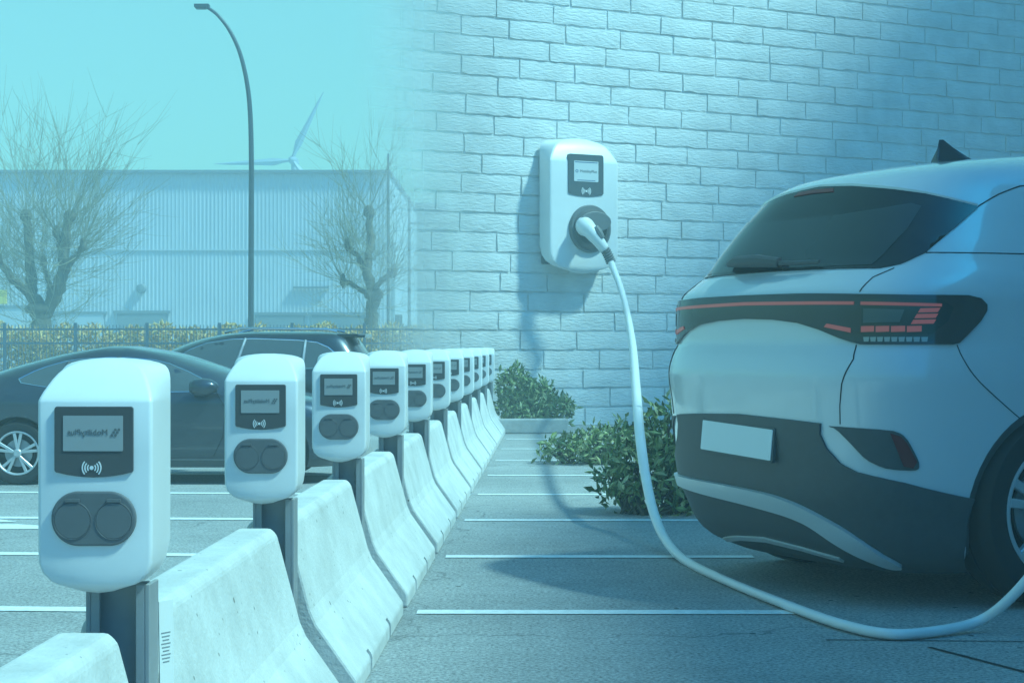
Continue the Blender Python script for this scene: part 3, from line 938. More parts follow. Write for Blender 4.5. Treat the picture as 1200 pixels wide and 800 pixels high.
# ---- dark estate / crossover behind it, facing the other way
SUV = Car([
    (.24, .25, .82, .5, .8, .2, 4.4, .7), (.4, .08, .88, .55, .8, .15, 4.58, .8), (.7, .0, .905, .55, .8, .1, 4.6, .9), (.95, .02, .91, .55, .8, .1, 4.45, .9), (1.02, .04, .905, .55, .8, .1, 4.0, .9), (1.10, .08, .885, .55, .8, .1, 3.55, .8),
    (1.25, .18, .83, .55, .8, .1, 3.22, .8), (1.4, .28, .775, .5, .8, .1, 2.92, .7), (1.52, .36, .725, .45, .78, .12, 2.62, .7), (1.59, .42, .68, .4, .75, .15, 2.36, .6), (1.63, .54, .60, .3, .7, .2, 2.1, .4), (1.655, .85, .42, .15, .6, .3, 1.8, .2)])
suv = empty('parked_car', (-1.42, 19.4, 0), R(90), 'nearly black estate car with chrome window line, seen behind the second and third charging stations', 'car', 'dark cars parked behind the stations', .82)
car_shell(SUV, [.24 + 1.415 * k / 50 for k in range(51)], M['car_dark'], suv, [(.9, .36), (3.6, .36)], .39)
for s_ in (1, -1):
    fn = side(SUV, s_)
    dlo = smooth_poly([(.50, 1.18), (.66, 1.42), (.92, 1.53), (1.9, 1.565), (2.45, 1.48), (2.95, 1.16), (1.8, 1.13)], 1)
    patch('side_window', M['glass_mid'], suv, dlo, fn, .005, .014, .07, flip=s_)
    q = MB(); ribbon(q, fn, dlo + dlo[:1], .010, 0, 2); q.build('window_trim', M['chrome'], suv)
    q = MB()
    for ln in ([(1.05, 1.15), (1.02, 1.535)], [(1.95, 1.14), (1.82, 1.56)]):
        ribbon(q, lambda y, z: tuple(Vector(fn(y, z)) + Vector((s_ * .006, 0, 0))), ln, .022, 0, 4)
    q.build('door_pillar', M['galv'], suv)
    q = MB(); q.tube([(s_ * .58, .62, 1.655), (s_ * .60, .75, 1.685), (s_ * .60, 1.9, 1.70), (s_ * .56, 2.12, 1.64)], .016, 8); q.build('roof_rail', M['chrome'], suv, smooth=True)
q = MB()
q.prism([(-.62, .34), (-.55, .24), (.55, .24), (.62, .34), (.60, .62), (-.60, .62)], 1.575, 1.625, 'Z')
q.build('roof_spoiler', M['car_dark'], suv, bevel=.015)
for sx in (.80, -.80):
    for y in (.9, 3.6):
        wheel(suv, sx, y, .35, .35, .22, 5)

# ------------------------------------------------------------------ fence and dry hedge behind the cars
FD = 42.0
def fx(px): return (px - 600) * FD / F
fe = empty('metal_fence', (fx(-60), FD, 0), 0, 'blue grey metal bar fence in front of the dry hedge behind the parked cars', 'fence')
Wf = fx(640) - fx(-60)
top = 1.2 + 24.5 * FD / F
q = MB()
n = int(Wf / .085)
for k in range(n):
    q.box((Wf * k / n, 0, top / 2), (.015, .014, top))
for z in (top - .11, top - .45, .15):
    q.box((Wf / 2, .014, z), (Wf, .012, .045))
q.build('bar_panel', M['fence'], fe)
for px in (-80, 5, 88, 172, 257, 342, 427, 512, 597):
    q = MB(); q.box((fx(px) - fx(-60), 0.03, (top + .05) / 2), (.075, .06, top + .05)); q.build('fence_post', M['fence'], fe)

def leaf_cloud(mb, n, size, sampler, up=.3):
    for _ in range(n):
        p = sampler()
        d = Vector((random.gauss(0, 1), random.gauss(0, 1), random.gauss(up, 1))).normalized()
        s = d.orthogonal().normalized(); s.rotate(Matrix.Rotation(random.uniform(0, 2 * PI), 3, d))
        l = size * random.uniform(.6, 1.3); w = l * random.uniform(.30, .46)
        u = d.cross(s) * l * .10
        p = Vector(p)
        mb.add([p, p + d * l * .45 + s * w * .5 - u, p + d * l, p + d * l * .45 - s * w * .5 - u, p + d * l * .5 + u], [(0, 1, 4), (1, 2, 4), (2, 3, 4), (3, 0, 4)])

hd = empty('hedge', (fx(250), FD + .9, 0), 0, 'long dry brown and olive hedge running behind the metal fence', 'hedge')
q = MB()
def hs():
    x = random.uniform(fx(-60), fx(600)) - fx(250)
    tz = 1.2 + (21 + 3 * math.sin(x * 3.1) + 3 * math.sin(x * 7.7)) * FD / F
    return (x, random.uniform(-.45, .35), random.uniform(.05, 1) ** .6 * tz)
leaf_cloud(q, 15000, .15, hs)
q.build('foliage', M['leaf_dry'], hd)
q = MB()
for k in range(60):
    x = fx(-60 + 11 * k) - fx(250)
    q.tube([(x, 0, 0), (x + random.uniform(-.1, .1), random.uniform(-.2, .2), .6), (x + random.uniform(-.2, .2), 0, 1.3)], [.03, .022, .01], 5)
q.build('stems', M['stem'], hd)

# ------------------------------------------------------------------ warehouse
WD = 68.0
def wx(px): return (px - 600) * WD / F
wt = 1.2 + 205 * WD / F
X0, X1 = wx(-160), wx(455)
wh = empty('warehouse', (0, WD, 0), 0, 'big windowless warehouse clad in pale ribbed metal sheets behind the bare tree', 'warehouse')
q = MB()
pitch = .155
pr = []
x = X0
while x < X1 - .01:
    pr += [(x, 0), (x + pitch * .50, 0), (x + pitch * .62, -.013), (x + pitch * .88, -.013)]
    x += pitch
pr.append((X1, 0))
zc = 1.2 + 112 * WD / F
for za, zb, dy in ((.0, zc - .02, 0), (zc + .02, wt - .02, 0.0)):
    vs = [(a, b + dy, za) for a, b in pr] + [(a, b + dy, zb) for a, b in pr]
    m_ = len(pr)
    q.add(vs, [(i, i + 1, m_ + i + 1, m_ + i) for i in range(m_ - 1)])
# side and back, roof
q.add([(X1, 0, 0), (X1, 30, 0), (X1, 30, wt - .02), (X1, 0, wt - .02)], [(0, 1, 2, 3)])
q.add([(X0, 0, 0), (X0, 30, 0), (X0, 30, wt - .02), (X0, 0, wt - .02)], [(0, 1, 2, 3)])
q.add([(X0, 30, 0), (X1, 30, 0), (X1, 30, wt - .02), (X0, 30, wt - .02)], [(0, 1, 2, 3)])
q.build('wall', M['clad'], wh)
q = MB(); q.box(((X0 + X1) / 2, 14.9, wt - .05), (X1 - X0 + .2, 30.2, .12)); q.build('roof', M['clad_trim'], wh)
q = MB(); q.box(((X0 + X1) / 2, -.035, zc), (X1 - X0, .05, .05)); q.build('joint_strip', M['clad'], wh)
for a, b, c in ((0, 27, 361), (66, 122, 368), (138, 196, 367), (300, 356, 369), (366, 440, 369)):
    q = MB()
    za, zb = -.0, 1.2 + (405 - c) * WD / F
    q.box(((wx(a) + wx(b)) / 2, -.09, zb / 2), (wx(b) - wx(a), .06, zb))
    d_ = q.build('dock_door', M['clad'] if a < 130 else M['clad_trim'], wh)
    q = MB(); q.box(((wx(a) + wx(b)) / 2, -.09, zb + .05), (wx(b) - wx(a) + .3, .12, .10)); q.build('door_frame', M['clad_trim'], d_)
q = MB(); q.lathe([(.001, -.25), (.16, -.22), (.20, -.10), (.2, 0)], 'Y', 20, (wx(166), 0, 1.2 + 67 * WD / F)); q.build('wall_lamp', M['clad_trim'], wh, smooth=True)
q = MB(); q.box((wx(365), -.12, 1.2 + 68 * WD / F), (wx(387) - wx(345), .16, .08)); q.build('canopy', M['clad_trim'], wh)
q = MB(); q.box((wx(2), -.2, 1.2 + 57 * WD / F), (.5, .1, .55)); q.build('wall_sign', M['yellow'], wh)

# things past the end of the warehouse
q = MB(); q.box((0, 0, .72), (1.6, 1.0, 1.0)); q.box((0, 0, 1.25), (1.7, 1.1, .08)); q.box((-.7, 0, .1), (.12, .8, .24)); q.box((.7, 0, .1), (.12, .8, .24)); q.box((-.2, .0, 1.42), (.3, .1, .28))
o = q.build('waste_container', M['bin_dark'], bevel=.02); o.location = at(473, 405, 56); o.location.z = 0; o.scale = (.8, .8, 1.42)
tag(o, 'dark closed container standing beyond the hedge, right of the second bare tree', 'container')
q = MB(); q.lathe([(.05, 0), (.045, 5.4), (.03, 7)], 'Z', 10); q.lathe([(.08, 0), (.08, .3)], 'Z', 10)
o = q.build('flag_pole', M['lampost'], smooth=True); o.location = at(455, 405, 52); o.location.z = 0; tag(o, 'thin bare pole at the corner of the warehouse', 'pole')
q = MB(); q.lathe([(.05, 0), (.045, 4), (.03, 5.7)], 'Z', 10); q.box((.75, 0, 4.9), (1.5, .05, .05))
o = q.build('mast', M['lampost'], smooth=True); o.location = at(479.5, 405, 52); o.location.z = 0; tag(o, 'thin mast with a short cross arm, right of the warehouse corner', 'mast')
tw = empty('tower_block', (at(507, 405, 70).x, 70, 0), 0, 'grey slab building fading behind the brick wall, right of the mast', 'building')
q = MB(); q.box((0, 0, 3.4), (1.15, 2.2, 6.8)); q.build('wall', M['brick_grey'], tw)
q = MB(); q.box((0, 0, 6.85), (1.3, 2.4, .12)); q.build('roof', M['clad_trim'], tw)

# ------------------------------------------------------------------ street lamp
SLD = 39.0
pts = [(294, 470), (294, 385), (294.5, 250), (294.5, 180), (293, 130), (289, 95), (281, 62), (269, 36), (255, 18), (243, 9)]
w3 = [at(a, b, SLD) for a, b in pts]; base = Vector((w3[0].x, SLD, 0)); w3[0] = base.copy()
sl = empty('street_lamp', base, 0, 'tall dark street lamp with a curved neck rising behind the estate car', 'street lamp')
q = MB()
# smooth the neck
cv = []
for i in range(len(w3) - 1):
    p0, p1, p2, p3 = w3[max(i - 1, 0)], w3[i], w3[i + 1], w3[min(i + 2, len(w3) - 1)]
    for k in range(6):
        t = k / 6
        cv.append(.5 * ((2 * p1) + (p2 - p0) * t + (2 * p0 - 5 * p1 + 4 * p2 - p3) * t * t + (3 * p1 - p0 - 3 * p2 + p3) * t**3) - base)
cv.append(w3[-1] - base)
q.tube(cv, [.070 - .035 * i / (len(cv) - 1) for i in range(len(cv))], 12)
q.build('pole', M['lampost'], sl, smooth=True)
h = w3[-1] - base
q = MB(); q.box((h.x - .12, 0, h.z + .03), (.34, .20, .08)); q.box((h.x - .14, 0, h.z - .02), (.24, .16, .04)); q.build('lamp_head', M['lampost'], sl, bevel=.015)

# ------------------------------------------------------------------ wind turbine
TD = 112.0
hub = at(343, 188, TD)
tb = empty('wind_turbine', (hub.x, TD + .6, 0), 0, 'white three bladed wind turbine rising above the warehouse roof', 'wind turbine')
q = MB(); q.lathe([(.32, 0), (.24, hub.z * .6), (.18, hub.z - .05)], 'Z', 16); q.build('tower', M['turbine'], tb, smooth=True)
q = MB(); q.box((.0, .1, hub.z + .02), (.46, 1.5, .46)); q.build('nacelle', M['turbine'], tb, bevel=.1)
q = MB(); q.lathe([(.001, -1.25), (.16, -1.15), (.26, -.9), (.28, -.68)], 'Y', 16, (0, 0, hub.z)); q.build('hub', M['turbine'], tb, smooth=True)
for ang, ln in ((65, 4.75), (183, 4.95), (-56, 4.9)):
    q = MB()
    vs = []; fs = []
    st_ = [(0, .10, .10), (.10, .14, .09), (.22, .26, .06), (.5, .17, .04), (.8, .10, .025), (1, .02, .01)]
    for u, ch, th in st_:
        r_ = .1 + u * ln
        ch *= 1.9; th *= 1.7
        vs += [(r_, -.95, -ch * .35), (r_, -.95 - th, ch * .1), (r_, -.95, ch * .65), (r_, -.95 + th, ch * .1)]
    for i in range(len(st_) - 1):
        for j in range(4):
            a, b = i * 4 + j, i * 4 + (j + 1) % 4
            fs.append((a, b, b + 4, a + 4))
    fs.append((3, 2, 1, 0)); fs.append((20, 21, 22, 23))
    q.add(vs, fs)
    b = q.build('blade', M['turbine'], tb, smooth=True)
    b.location = (0, 0, hub.z); b.rotation_euler = (0, R(-ang), 0)

# ------------------------------------------------------------------ bare pollarded trees
def bare_tree(name, base, label, limbs, seed, spread, topz, twig_n, wtw):
    rnd = random.Random(seed)
    root = empty(name, base, 0, label, 'tree', 'bare pollarded trees in front of the warehouse')
    tr = MB(); cw = MB()
    heads = []
    for pts, rads in limbs:
        cv = []; rr = []
        for i in range(len(pts) - 1):
            for k in range(5):
                u = k / 5
                p = Vector(pts[i]).lerp(Vector(pts[i + 1]), u) + Vector((rnd.gauss(0, .025), rnd.gauss(0, .03), rnd.gauss(0, .02)))
                cv.append(p); rr.append((rads[i] + (rads[i + 1] - rads[i]) * u) * rnd.uniform(.88, 1.15))
        cv.append(Vector(pts[-1])); rr.append(rads[-1])
        tr.tube(cv, rr, 8)
        heads.append((Vector(pts[-1]), rads[-1], 1.0))
        for i in range(len(cv) // 3, len(cv), 2): heads.append((cv[i], rr[i], .42))
    for p, r_, wgt in heads:
        if wgt == 1.0:      # knobbly pollard fist
            tr.lathe([(.01, -.2), (r_ * 1.5, -.1), (r_ * 1.7, .02), (r_ * 1.2, .14), (.01, .2)], 'Z', 8, p)
        for _ in range(int(twig_n * wgt)):
            out = Vector((p.x, p.y, 0)); 
            d = Vector((rnd.gauss(0, .72) + out.x * .36, rnd.gauss(0, .7), rnd.uniform(-.5, .8) if wgt < 1 else rnd.uniform(.1, 1.5))).normalized()
            ln = rnd.uniform(.45, 1.0) * (spread if wgt == 1 else spread * .75)
            if p.z + d.z * ln > topz: ln *= .7
            q0 = p.copy(); pts = [q0.copy()]
            segs = 5
            for s_ in range(segs):
                d = (d + Vector((rnd.gauss(0, .13), rnd.gauss(0, .13), .17 + rnd.gauss(0, .07)))).normalized()
                q0 = q0 + d * ln / segs; pts.append(q0.copy())
                for _r in range(2 if s_ in (1, 2, 3) else 0):
                    d2 = (d + Vector((rnd.gauss(0, .6), rnd.gauss(0, .6), rnd.gauss(.15, .4)))).normalized(); l2 = ln * rnd.uniform(.2, .5)
                    cw.tube([q0, q0 + d2 * l2 * .5 + Vector((0, 0, .02)), q0 + d2 * l2 + Vector((0, 0, .10 * l2))], [wtw * .55, wtw * .45, wtw * .22], 3, False)
            cw.tube(pts, [wtw * (1 - .14 * i) for i in range(segs + 1)], 3, False)
    tr.build('trunk', M['bark'], root, smooth=True, angle=80)
    cw.build('crown', M['twig'], root)
    return root
T1 = 48.0
s1 = T1 / F
def rel(px, py, bx_, D, dy=0): return ((px - bx_) * D / F, dy, 1.2 - (py - 405) * D / F)
b1 = at(50, 405, T1); b1.z = 0
def r1(px, py, dy=0): return rel(px, py, 50, T1, dy)
bare_tree('bare_tree', b1, 'bare pollarded tree with a forked knobbly trunk at the left edge', [
    ([(0, 0, 0), r1(49, 378), r1(46, 362)], [.34, .27, .25]),
    ([r1(48, 366), r1(37, 345), r1(33, 320, .2), r1(30, 285, .3), r1(27, 252, .3)], [.24, .17, .15, .13, .11]),
    ([r1(50, 370), r1(66, 345, -.1), r1(76, 325, -.3), r1(80, 290, -.4), r1(86, 255, -.4)], [.22, .19, .16, .13, .11]),
    ([r1(37, 345), r1(18, 328, -.3), r1(4, 305, -.5)], [.13, .11, .08]),
    ([r1(80, 300, -.4), r1(73, 285, -.2), r1(66, 272, 0)], [.11, .09, .07]),
    ([r1(77, 322, -.3), r1(95, 300, -.5), r1(104, 288, -.6)], [.10, .07, .06]),
    ([r1(60, 352), r1(52, 332, .4), r1(44, 305, .6)], [.09, .07, .06]),
], 4, 3.9, 9.0, 17, .0095)
T2 = 46.0
def r2(px, py, dy=0): return rel(px, py, 434, T2, dy)
b2 = at(434, 405, T2); b2.z = 0
bare_tree('bare_tree', b2, 'bare pollarded tree with a straight leaning trunk at the right end of the warehouse', [
    ([(0, 0, 0), r2(435, 375), r2(438, 345)], [.20, .17, .16]),
    ([r2(437, 350), r2(430, 315, -.1), r2(434, 285, .1), r2(432, 248, .1)], [.15, .12, .11, .09]),
    ([r2(431, 322), r2(418, 300, .3), r2(405, 285, .5)], [.09, .07, .05]),
    ([r2(437, 342), r2(452, 325, -.3), r2(463, 318, -.4)], [.09, .07, .05]),
    ([r2(434, 345), r2(415, 335, .3), r2(400, 328, .4)], [.08, .06, .05]),
], 9, 3.0, 7.8, 15, .0085)

# ------------------------------------------------------------------ painted brick wall, wall box, cable
WYAW = R(28)
WO = at(452, 405, 0.0)
DW = 25.6                                     # depth of the wall straight ahead of px 620
dW = Vector((math.cos(WYAW), math.sin(WYAW), 0)); nW = Vector((math.sin(WYAW), -math.cos(WYAW), 0))
P620 = Vector(((620 - 600) * DW / F, DW, 0))
def wall_pt(px, py):
    """point of the wall face seen at px, py"""
    ray = Vector(((px - 600) / F, 1, -(py - 405) / F))
    o = Vector((0, 0, CAM_H))
    t = (P620 - o).dot(nW) / ray.dot(nW)
    return o + ray * t
wl = wall_pt(400, 405); wl.z = 0
LEN = 28.5; HGT = 7.4
rw = random.Random(5)
q = MB(); q.box((LEN / 2, .21, HGT / 2), (LEN, .36, HGT))      # core with the recessed joints
row = 0; z = .0
while z < HGT:
    x = -(row % 2) * BRW / 2 + rw.uniform(-.05, .05)
    while x < LEN:
        w_ = BRW * rw.choice([1, 1, 1, 1, .98, 1.02, .82, 1.1]) 
        xa, xb = max(0, x), min(LEN, x + w_ - .026); za, zb_ = z, min(HGT, z + BRH - .030)
        if xb - xa > .08:
            nx, nz = 8, 3
            dp = rw.uniform(-.006, .008)
            vs = []
            for j in range(nz + 1):
                for i in range(nx + 1):
                    ed = i in (0, nx) or j in (0, nz)
                    px_ = xa + (xb - xa) * i / nx + (rw.gauss(0, .004) if i in (0, nx) else 0)
                    pz_ = za + (zb_ - za) * j / nz + (rw.gauss(0, .006) if j in (0, nz) else 0)
                    vs.append((px_, dp + (.006 if ed else rw.uniform(-.005, .004)), pz_))
            nb = len(vs)
            rim = [i for i in range(nx + 1)] + [(j * (nx + 1) + nx) for j in range(1, nz + 1)] + [nz * (nx + 1) + i for i in range(nx - 1, -1, -1)] + [j * (nx + 1) for j in range(nz - 1, 0, -1)]
            vs += [(vs[k][0], .034, vs[k][2]) for k in rim]
            fs = [(j * (nx + 1) + i, j * (nx + 1) + i + 1, (j + 1) * (nx + 1) + i + 1, (j + 1) * (nx + 1) + i) for j in range(nz) for i in range(nx)]
            fs += [(rim[k], nb + k, nb + (k + 1) % len(rim), rim[(k + 1) % len(rim)]) for k in range(len(rim))]
            q.add(vs, fs)
        x += w_
    z += BRH; row += 1
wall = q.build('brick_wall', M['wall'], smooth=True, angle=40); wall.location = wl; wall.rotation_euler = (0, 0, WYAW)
tag(wall, 'white painted rough brick wall behind the wall charger, its left end fading out', 'wall')

STAND = .40
def plane_pt(px, py, off):
    """point seen at px, py on the plane standing off metres in front of the wall"""
    ray = Vector(((px - 600) / F, 1, -(py - 405) / F)); o = Vector((0, 0, CAM_H))
    return o + ray * ((P620 + nW * off - o).dot(nW) / ray.dot(nW))
wb0 = plane_pt(645, 320, STAND); wb1 = plane_pt(725, 320, STAND)
wbw = (wb1 - wb0).length
wbc = (wb0 + wb1) / 2
zb = plane_pt(684, 320, STAND).z; zt = plane_pt(684, 161, STAND).z
bh = zt - zb
wbx = empty('wall_charger', (wbc.x, wbc.y, 0), WYAW, 'white wall mounted charger with lit display and plugged in cable, on the brick wall', 'wall charger')
hs_ = bh / .4945; ws_ = (wbw / 2) / .1214; ds_ = .36 / .19
q = MB(); housing_mesh(q, ws_, hs_, ds_)
q.v = [(x, y, z + zb) for x, y, z in q.v]
q.build('housing', M['white_plastic'], wbx, smooth=True, angle=28)
q = MB(); q.box((0, .37, zb + bh * .5), (wbw * .9, .05, bh * .86)); q.build('wall_bracket', M['grey_plastic'], wbx, bevel=.01)
def bz(py): return zb + (320 - py) / 159 * bh
def bxu(px): return ((px - 644) / 81 - .5) * wbw
pan = plate('screen_panel', M['black_gloss'], wbx, rrect(wbw * .515, bz(181) - bz(228), .035, bow=.03), bxu(685.5), (bz(181) + bz(228)) / 2, -.012, .05, bevel=.004)
dsp = plate('display', M['display_lit'], pan, rrect(wbw * .355, bz(189) - bz(213), .012), bxu(685.5), bz(201), -.018, -.010)
text_mesh('display_text', 'MobilityPlus', .060, M['ink'], dsp, (bxu(688), -.0195, bz(201)))
lg = MB()
for k in range(6):
    a = k * PI / 3
    lg.prism([(bxu(674.3) + .019 * math.cos(a) + .008 * math.cos(j * PI / 4), bz(201) + .019 * math.sin(a) + .008 * math.sin(j * PI / 4)) for j in range(8)], -.0200, -.0175, 'Y')
lg.build('display_logo', M['ink_blue'], dsp)
q = MB(); q.box((bxu(685.5), -.0185, bz(190.5)), (wbw * .33, .002, .012)); q.box((bxu(685.5), -.0185, bz(211.5)), (wbw * .26, .002, .010)); q.build('display_bars', M['ink_blue'], dsp)
rfid_icon(pan, bxu(685.5), bz(224), 3.9, -.019, -.011)
scx, scz = bxu(690), bz(268)
q = MB(); q.lathe([(.355, .03), (.355, -.03), (.34, -.055), (.285, -.06), (.27, -.02), (.20, -.015), (.19, -.05), (.001, -.05)], 'Y', 48, (scx, 0, scz))
sk = q.build('socket', M['grey_plastic'], wbx, smooth=True)
q = MB(); q.lathe([(.30, -.05), (.305, -.075), (.25, -.09), (.24, -.05)], 'Y', 48, (scx, 0, scz)); q.build('socket_ring', M['black_plastic'], sk, smooth=True)
q = MB()
fl = [(scx + .02 + .26 * math.cos(R(a)), scz + .10 + .15 * math.sin(R(a))) for a in range(0, 360, 15)]
q.prism(fl, -.17, -.12, 'Y'); q.build('socket_flap', M['grey_plastic'], sk, bevel=.012)

# connector and cable (own thing, plugged into the wall charger)
cb = empty('charging_cable', (0, 0, 0), 0, 'thick pale charging cable hanging from the wall charger to the ground beside the car', 'cable')
Wm = Matrix.Translation(wbx.location) @ Matrix.Rotation(WYAW, 4, 'Z')
def wloc(x, y, z): return Wm @ Vector((x, y, z))
q = MB()
Wi = Wm.inverted()
def pl_(px, py, off):
    return tuple(Wi @ plane_pt(px, py, STAND + off))
plug = [pl_(684, 264, .05), pl_(686, 266, .22), pl_(691, 270, .33), pl_(701, 282, .40), pl_(708.5, 292, .42)]
q.tube([wloc(*p) for p in plug], [.135, .14, .115, .090, .076], 18)
q.build('connector', M['white_plastic'], cb, smooth=True, angle=60)
q = MB()
a0, a1 = Vector(plug[2]) + Vector((.05, -.075, .05)), Vector(plug[3]) + Vector((.03, -.055, .03))
q.tube([wloc(*a0), wloc(*a0.lerp(a1, .5)), wloc(*a1)], [.045, .062, .05], 10); q.build('connector_grip', M['grey_plastic'], cb, smooth=True)
q = MB()
bend = [pl_(708, 291, .42), pl_(710.5, 295, .425), pl_(713, 300, .43), pl_(715, 305, .43), pl_(716.5, 309, .43)]
bp_ = []; br_ = []
for i in range(len(bend) - 1):
    for k in range(4):
        bp_.append(wloc(*Vector(bend[i]).lerp(Vector(bend[i + 1]), k / 4))); br_.append(.080 if k % 2 == 0 else .062)
q.tube(bp_, br_, 14); q.build('strain_relief', M['grey_plastic'], cb, smooth=True, angle=50)
# charge port of the crossover with the plug at the far end of the cable
CM = Matrix.Translation((*EV_POS, 0)) @ Matrix.Rotation(-EV_YAW, 4, 'Z') @ Matrix.Scale(EV_S, 4)
ey = 1.36; ez = 1.0
ex = EV.side_x(ey, ez)
q = MB(); q.lathe([(.085, ex - .01), (.085, ex + .006), (.07, ex + .010), (.06, ex + .004)], 'X', 28, (0, ey, ez)); q.build('charge_port', M['black_plastic'], car, smooth=True)
pe = [CM @ Vector(p) for p in ((ex, ey, ez), (ex + .10, ey, ez), (ex + .18, ey, ez - .03), (ex + .24, ey - .01, ez - .10), (ex + .26, ey - .02, ez - .17))]
q = MB(); q.tube(pe, [.058, .058, .052, .042, .034], 16); q.build('connector', M['white_plastic'], cb, smooth=True)
cv2 = [pe[-1], CM @ Vector((ex + .27, ey - .06, ez - .30)), CM @ Vector((ex + .24, ey - .14, ez - .45))]

ctrl = [None, (719.5, 317, 25.1), (726.5, 335, 24.7), (734, 362, 23.5), (741, 402, 17.6), (745, 450, 13.8), (750, 510, 11.6), (757, 560, 11.0), (766, 600, 10.45), (780, 632, 9.95), (803, 657, 9.42), (850, 682, 8.62), (915, 711, 7.87), (980, 735, 7.3), (1040, 749, 7.02), (1095, 746, 7.08), (1145, 728, 7.2), (1180, 704, 7.15), (1218, 660, 7.12), (1262, 590, 7.2)]
cp = [plane_pt(715.5, 306, STAND + .43)]
for a, b, D in ctrl[1:]:
    p = at(a, b, D)
    if p.z < .026: p.z = .026
    cp.append(p)
cp += [cv2[2], cv2[1], cv2[0]]
cv = []
for i in range(len(cp) - 1):
    p0, p1, p2, p3 = cp[max(i - 1, 0)], cp[i], cp[i + 1], cp[min(i + 2, len(cp) - 1)]
    for k in range(8):
        t = k / 8
        cv.append(.5 * ((2 * p1) + (p2 - p0) * t + (2 * p0 - 5 * p1 + 4 * p2 - p3) * t * t + (3 * p1 - p0 - 3 * p2 + p3) * t**3))
cv.append(cp[-1])
q = MB(); q.tube(cv, [.050 - .028 * min(1, i / (len(cv) * .5)) for i in range(len(cv))], 14)
q.build('cable', M['white_plastic'], cb, smooth=True)


# ------------------------------------------------------------------ bushes and kerb by the wall
def bush(base, label, blobs, n, size, seed):
    random.seed(seed)
    root = empty('leafy_bush', base, 0, label, 'bush', 'green bushes along the brick wall')
    q = MB()
    tot = sum(b[3] * b[4] * b[5] for b in blobs)
    for bx_, by_, bz_, rx, ry, rz in blobs:
        def sm():
            while True:
                v = Vector((random.uniform(-1, 1), random.uniform(-1, 1), random.uniform(-1, 1)))
                if .35 < v.length < 1: break
            v *= random.uniform(.75, 1.08)
            return (bx_ + v.x * rx, by_ + v.y * ry, max(.01, bz_ + v.z * rz))
        leaf_cloud(q, int(n * rx * ry * rz / tot), size, sm, .5)
    q.build('foliage', M['leaf'], root)
    q = MB()
    for bx_, by_, bz_, rx, ry, rz in blobs:
        for _ in range(9):
            q.tube([(bx_ * .5 + random.gauss(0, .06), by_ * .5 + random.gauss(0, .05), 0), (bx_ + random.gauss(0, rx * .3), by_, bz_ * .7), (bx_ + random.uniform(-.6, .6) * rx, by_ + random.uniform(-.5, .5) * ry, bz_ + rz * .6)], [.014, .010, .004], 5)
    q.build('stems', M['stem'], root)
    return root
p = at(752, 405, 12.3); p.z = 0
bush(p, 'tall glossy green bush between the hanging cable and the crossover', [
    (.20, .1, .55, .30, .35, .30), (.02, .0, .34, .30, .35, .30), (.36, .15, .32, .28, .35, .32), (.28, -.1, .16, .30, .3, .18), (-.16, .05, .22, .22, .3, .20), (.50, .1, .55, .16, .25, .26)], 1900, .085, 3)
p = at(688, 405, 17.5); p.z = 0
bush(p, 'low spreading green bush left of the hanging cable', [(.1, 0, .18, .32, .4, .22), (-.25, .1, .14, .28, .35, .17), (.38, 0, .22, .25, .3, .26)], 900, .090, 5)
p = at(622, 405, 24.4); p.z = 0
bush(p, 'rounded green bush at the far end of the charging row', [(-.22, 0, .52, .30, .35, .44), (.08, 0, .42, .32, .35, .36), (.38, -.1, .28, .28, .3, .26), (-.1, -.2, .25, .5, .3, .24)], 2300, .11, 8)
p = at(600, 405, 25.0)
q = MB(); q.box((0, 0, .10), (1.25, .22, .20))
o = q.build('kerb_block', M['kerb'], bevel=.02); o.location = at(612, 405, 23.6); o.location.z = 0; o.rotation_euler = (0, 0, R(6))
tag(o, 'grey kerb block on the ground in front of the far rounded bush', 'kerb')

# ------------------------------------------------------------------ unseen block and tower, added to shade the car and wall
ob = empty('added_shade_block', (9.5, 0, 0), 0, 'tall plain block added out of view at right to shade the car', 'building')  # added out of view, keeps the sun off car and paving
q = MB(); q.box((3, 1, 6.25), (6, 16, 12.5)); q.build('wall', M['brick_grey'], ob)
q = MB(); q.box((3, 1, 12.6), (6.3, 16.3, .2)); q.build('roof', M['clad_trim'], ob)
tower = empty('added_shade_tower', (25, 27, 0), 0, 'high plain tower added out of view farther right to shade the wall end', 'building')  # added out of view, darkens the right end of the wall
q = MB(); q.box((6, 0, 16.4), (12, 26, 32.8)); q.build('wall', M['brick_grey'], tower)
q = MB(); q.box((6, 0, 32.9), (12.4, 26.4, .25)); q.build('roof', M['clad_trim'], tower)
for k in range(6):
    for z in (2, 5, 8):
        q = MB(); q.box((-.03, -5.5 + 2.5 * k, z + .6), (.08, 1.4, 1.5)); q.build('window', M['glass_dark'], ob)

# ------------------------------------------------------------------ light, sky, air
SUN_AZ = R(110)    # clockwise from straight ahead
SUN_EL = R(52)
sd = Vector((math.sin(SUN_AZ) * math.cos(SUN_EL), math.cos(SUN_AZ) * math.cos(SUN_EL), math.sin(SUN_EL)))
sl_ = bpy.data.lights.new('sun', 'SUN'); sl_.energy = 3.6; sl_.angle = R(5); sl_.color = (.56, 1.0, .95)
so_ = bpy.data.objects.new('sun', sl_); COL.objects.link(so_)
so_.rotation_euler = (-sd).to_track_quat('-Z', 'Y').to_euler()
so_.location = (20, -10, 30)

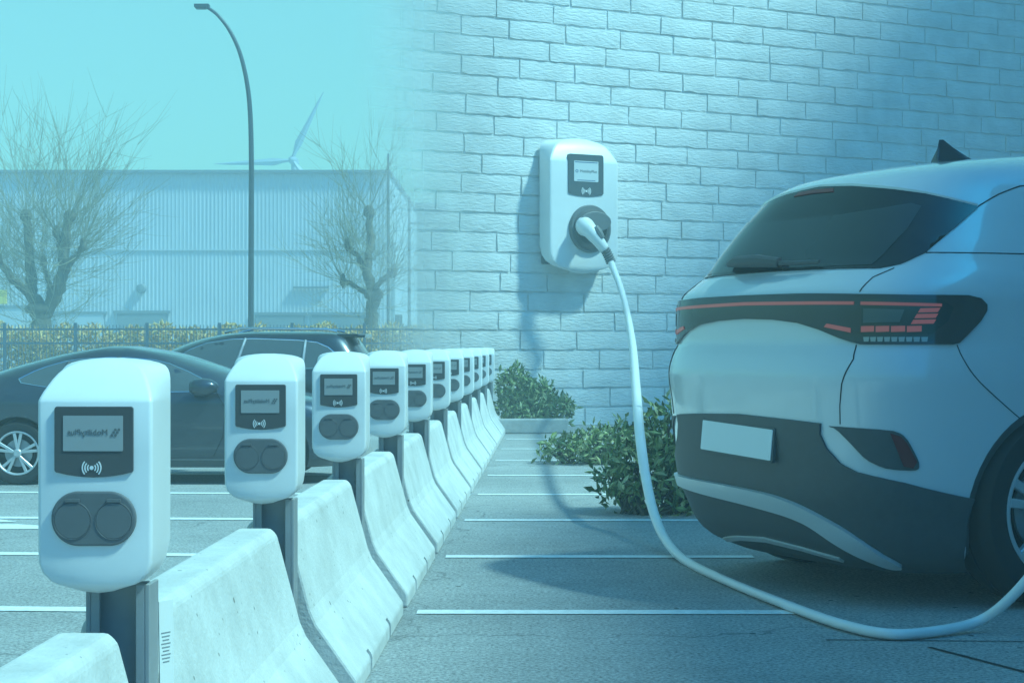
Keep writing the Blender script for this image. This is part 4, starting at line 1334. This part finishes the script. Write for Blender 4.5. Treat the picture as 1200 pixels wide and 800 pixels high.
w = bpy.data.worlds.new('World'); scene.world = w; w.use_nodes = True
nt = w.node_tree; N = nt.nodes.new; L = nt.links.new
bg = nt.nodes['Background']
sky = N('ShaderNodeTexSky'); sky.sky_type = 'NISHITA'; sky.sun_disc = False
sky.sun_elevation = SUN_EL; sky.sun_rotation = SUN_AZ
sky.dust_density = 2.5; sky.ozone_density = 1.5
tc = N('ShaderNodeTexCoord')
sep = N('ShaderNodeSeparateXYZ'); L(tc.outputs['Generated'], sep.inputs[0])
mr = N('ShaderNodeMapRange'); mr.inputs['From Min'].default_value = 0; mr.inputs['From Max'].default_value = .75; dt = N('ShaderNodeVectorMath'); dt.operation = 'DOT_PRODUCT'; dt.inputs[1].default_value = (.62, -.42, .60); L(tc.outputs['Generated'], dt.inputs[0]); L(dt.outputs['Value'], mr.inputs['Value'])
tint = N('ShaderNodeValToRGB')
tint.color_ramp.elements[0].position = 0; tint.color_ramp.elements[0].color = (.45, .97, .63, 1)
tint.color_ramp.elements[1].position = 1; tint.color_ramp.elements[1].color = (.01, .54, 1.22, 1)
L(mr.outputs['Result'], tint.inputs['Fac'])
mx = N('ShaderNodeMix'); mx.data_type = 'RGBA'; mx.blend_type = 'MULTIPLY'; mx.inputs['Factor'].default_value = 1
L(sky.outputs['Color'], mx.inputs['A']); L(tint.outputs['Color'], mx.inputs['B'])
L(mx.outputs['Result'], bg.inputs['Color']); bg.inputs['Strength'].default_value = .11

hz = MB(); hz.box((0, 61, 17.5), (168, 156, 37))
hm = bpy.data.materials.new('haze'); hm.use_nodes = True
hn = hm.node_tree; hn.nodes.remove(hn.nodes['Principled BSDF'])
pv = hn.nodes.new('ShaderNodeVolumePrincipled'); pv.inputs['Color'].default_value = (.74, .97, 1, 1); pv.inputs['Density'].default_value = .0065; pv.inputs['Anisotropy'].default_value = .0
hn.links.new(pv.outputs['Volume'], hn.nodes['Material Output'].inputs['Volume'])
ho = hz.build('haze', hm); tag(ho, 'pale blue air filling the whole yard', 'haze', kind='stuff')

vs_ = scene.view_settings
vs_.view_transform = 'Standard'; vs_.look = 'None'; vs_.gamma = 1; vs_.exposure = .75
scene.cycles.use_denoising = True
try: scene.cycles.denoiser = 'OPENIMAGEDENOISE'
except Exception: pass
scene.cycles.max_bounces = 8; scene.cycles.volume_bounces = 2; scene.cycles.transparent_max_bounces = 12
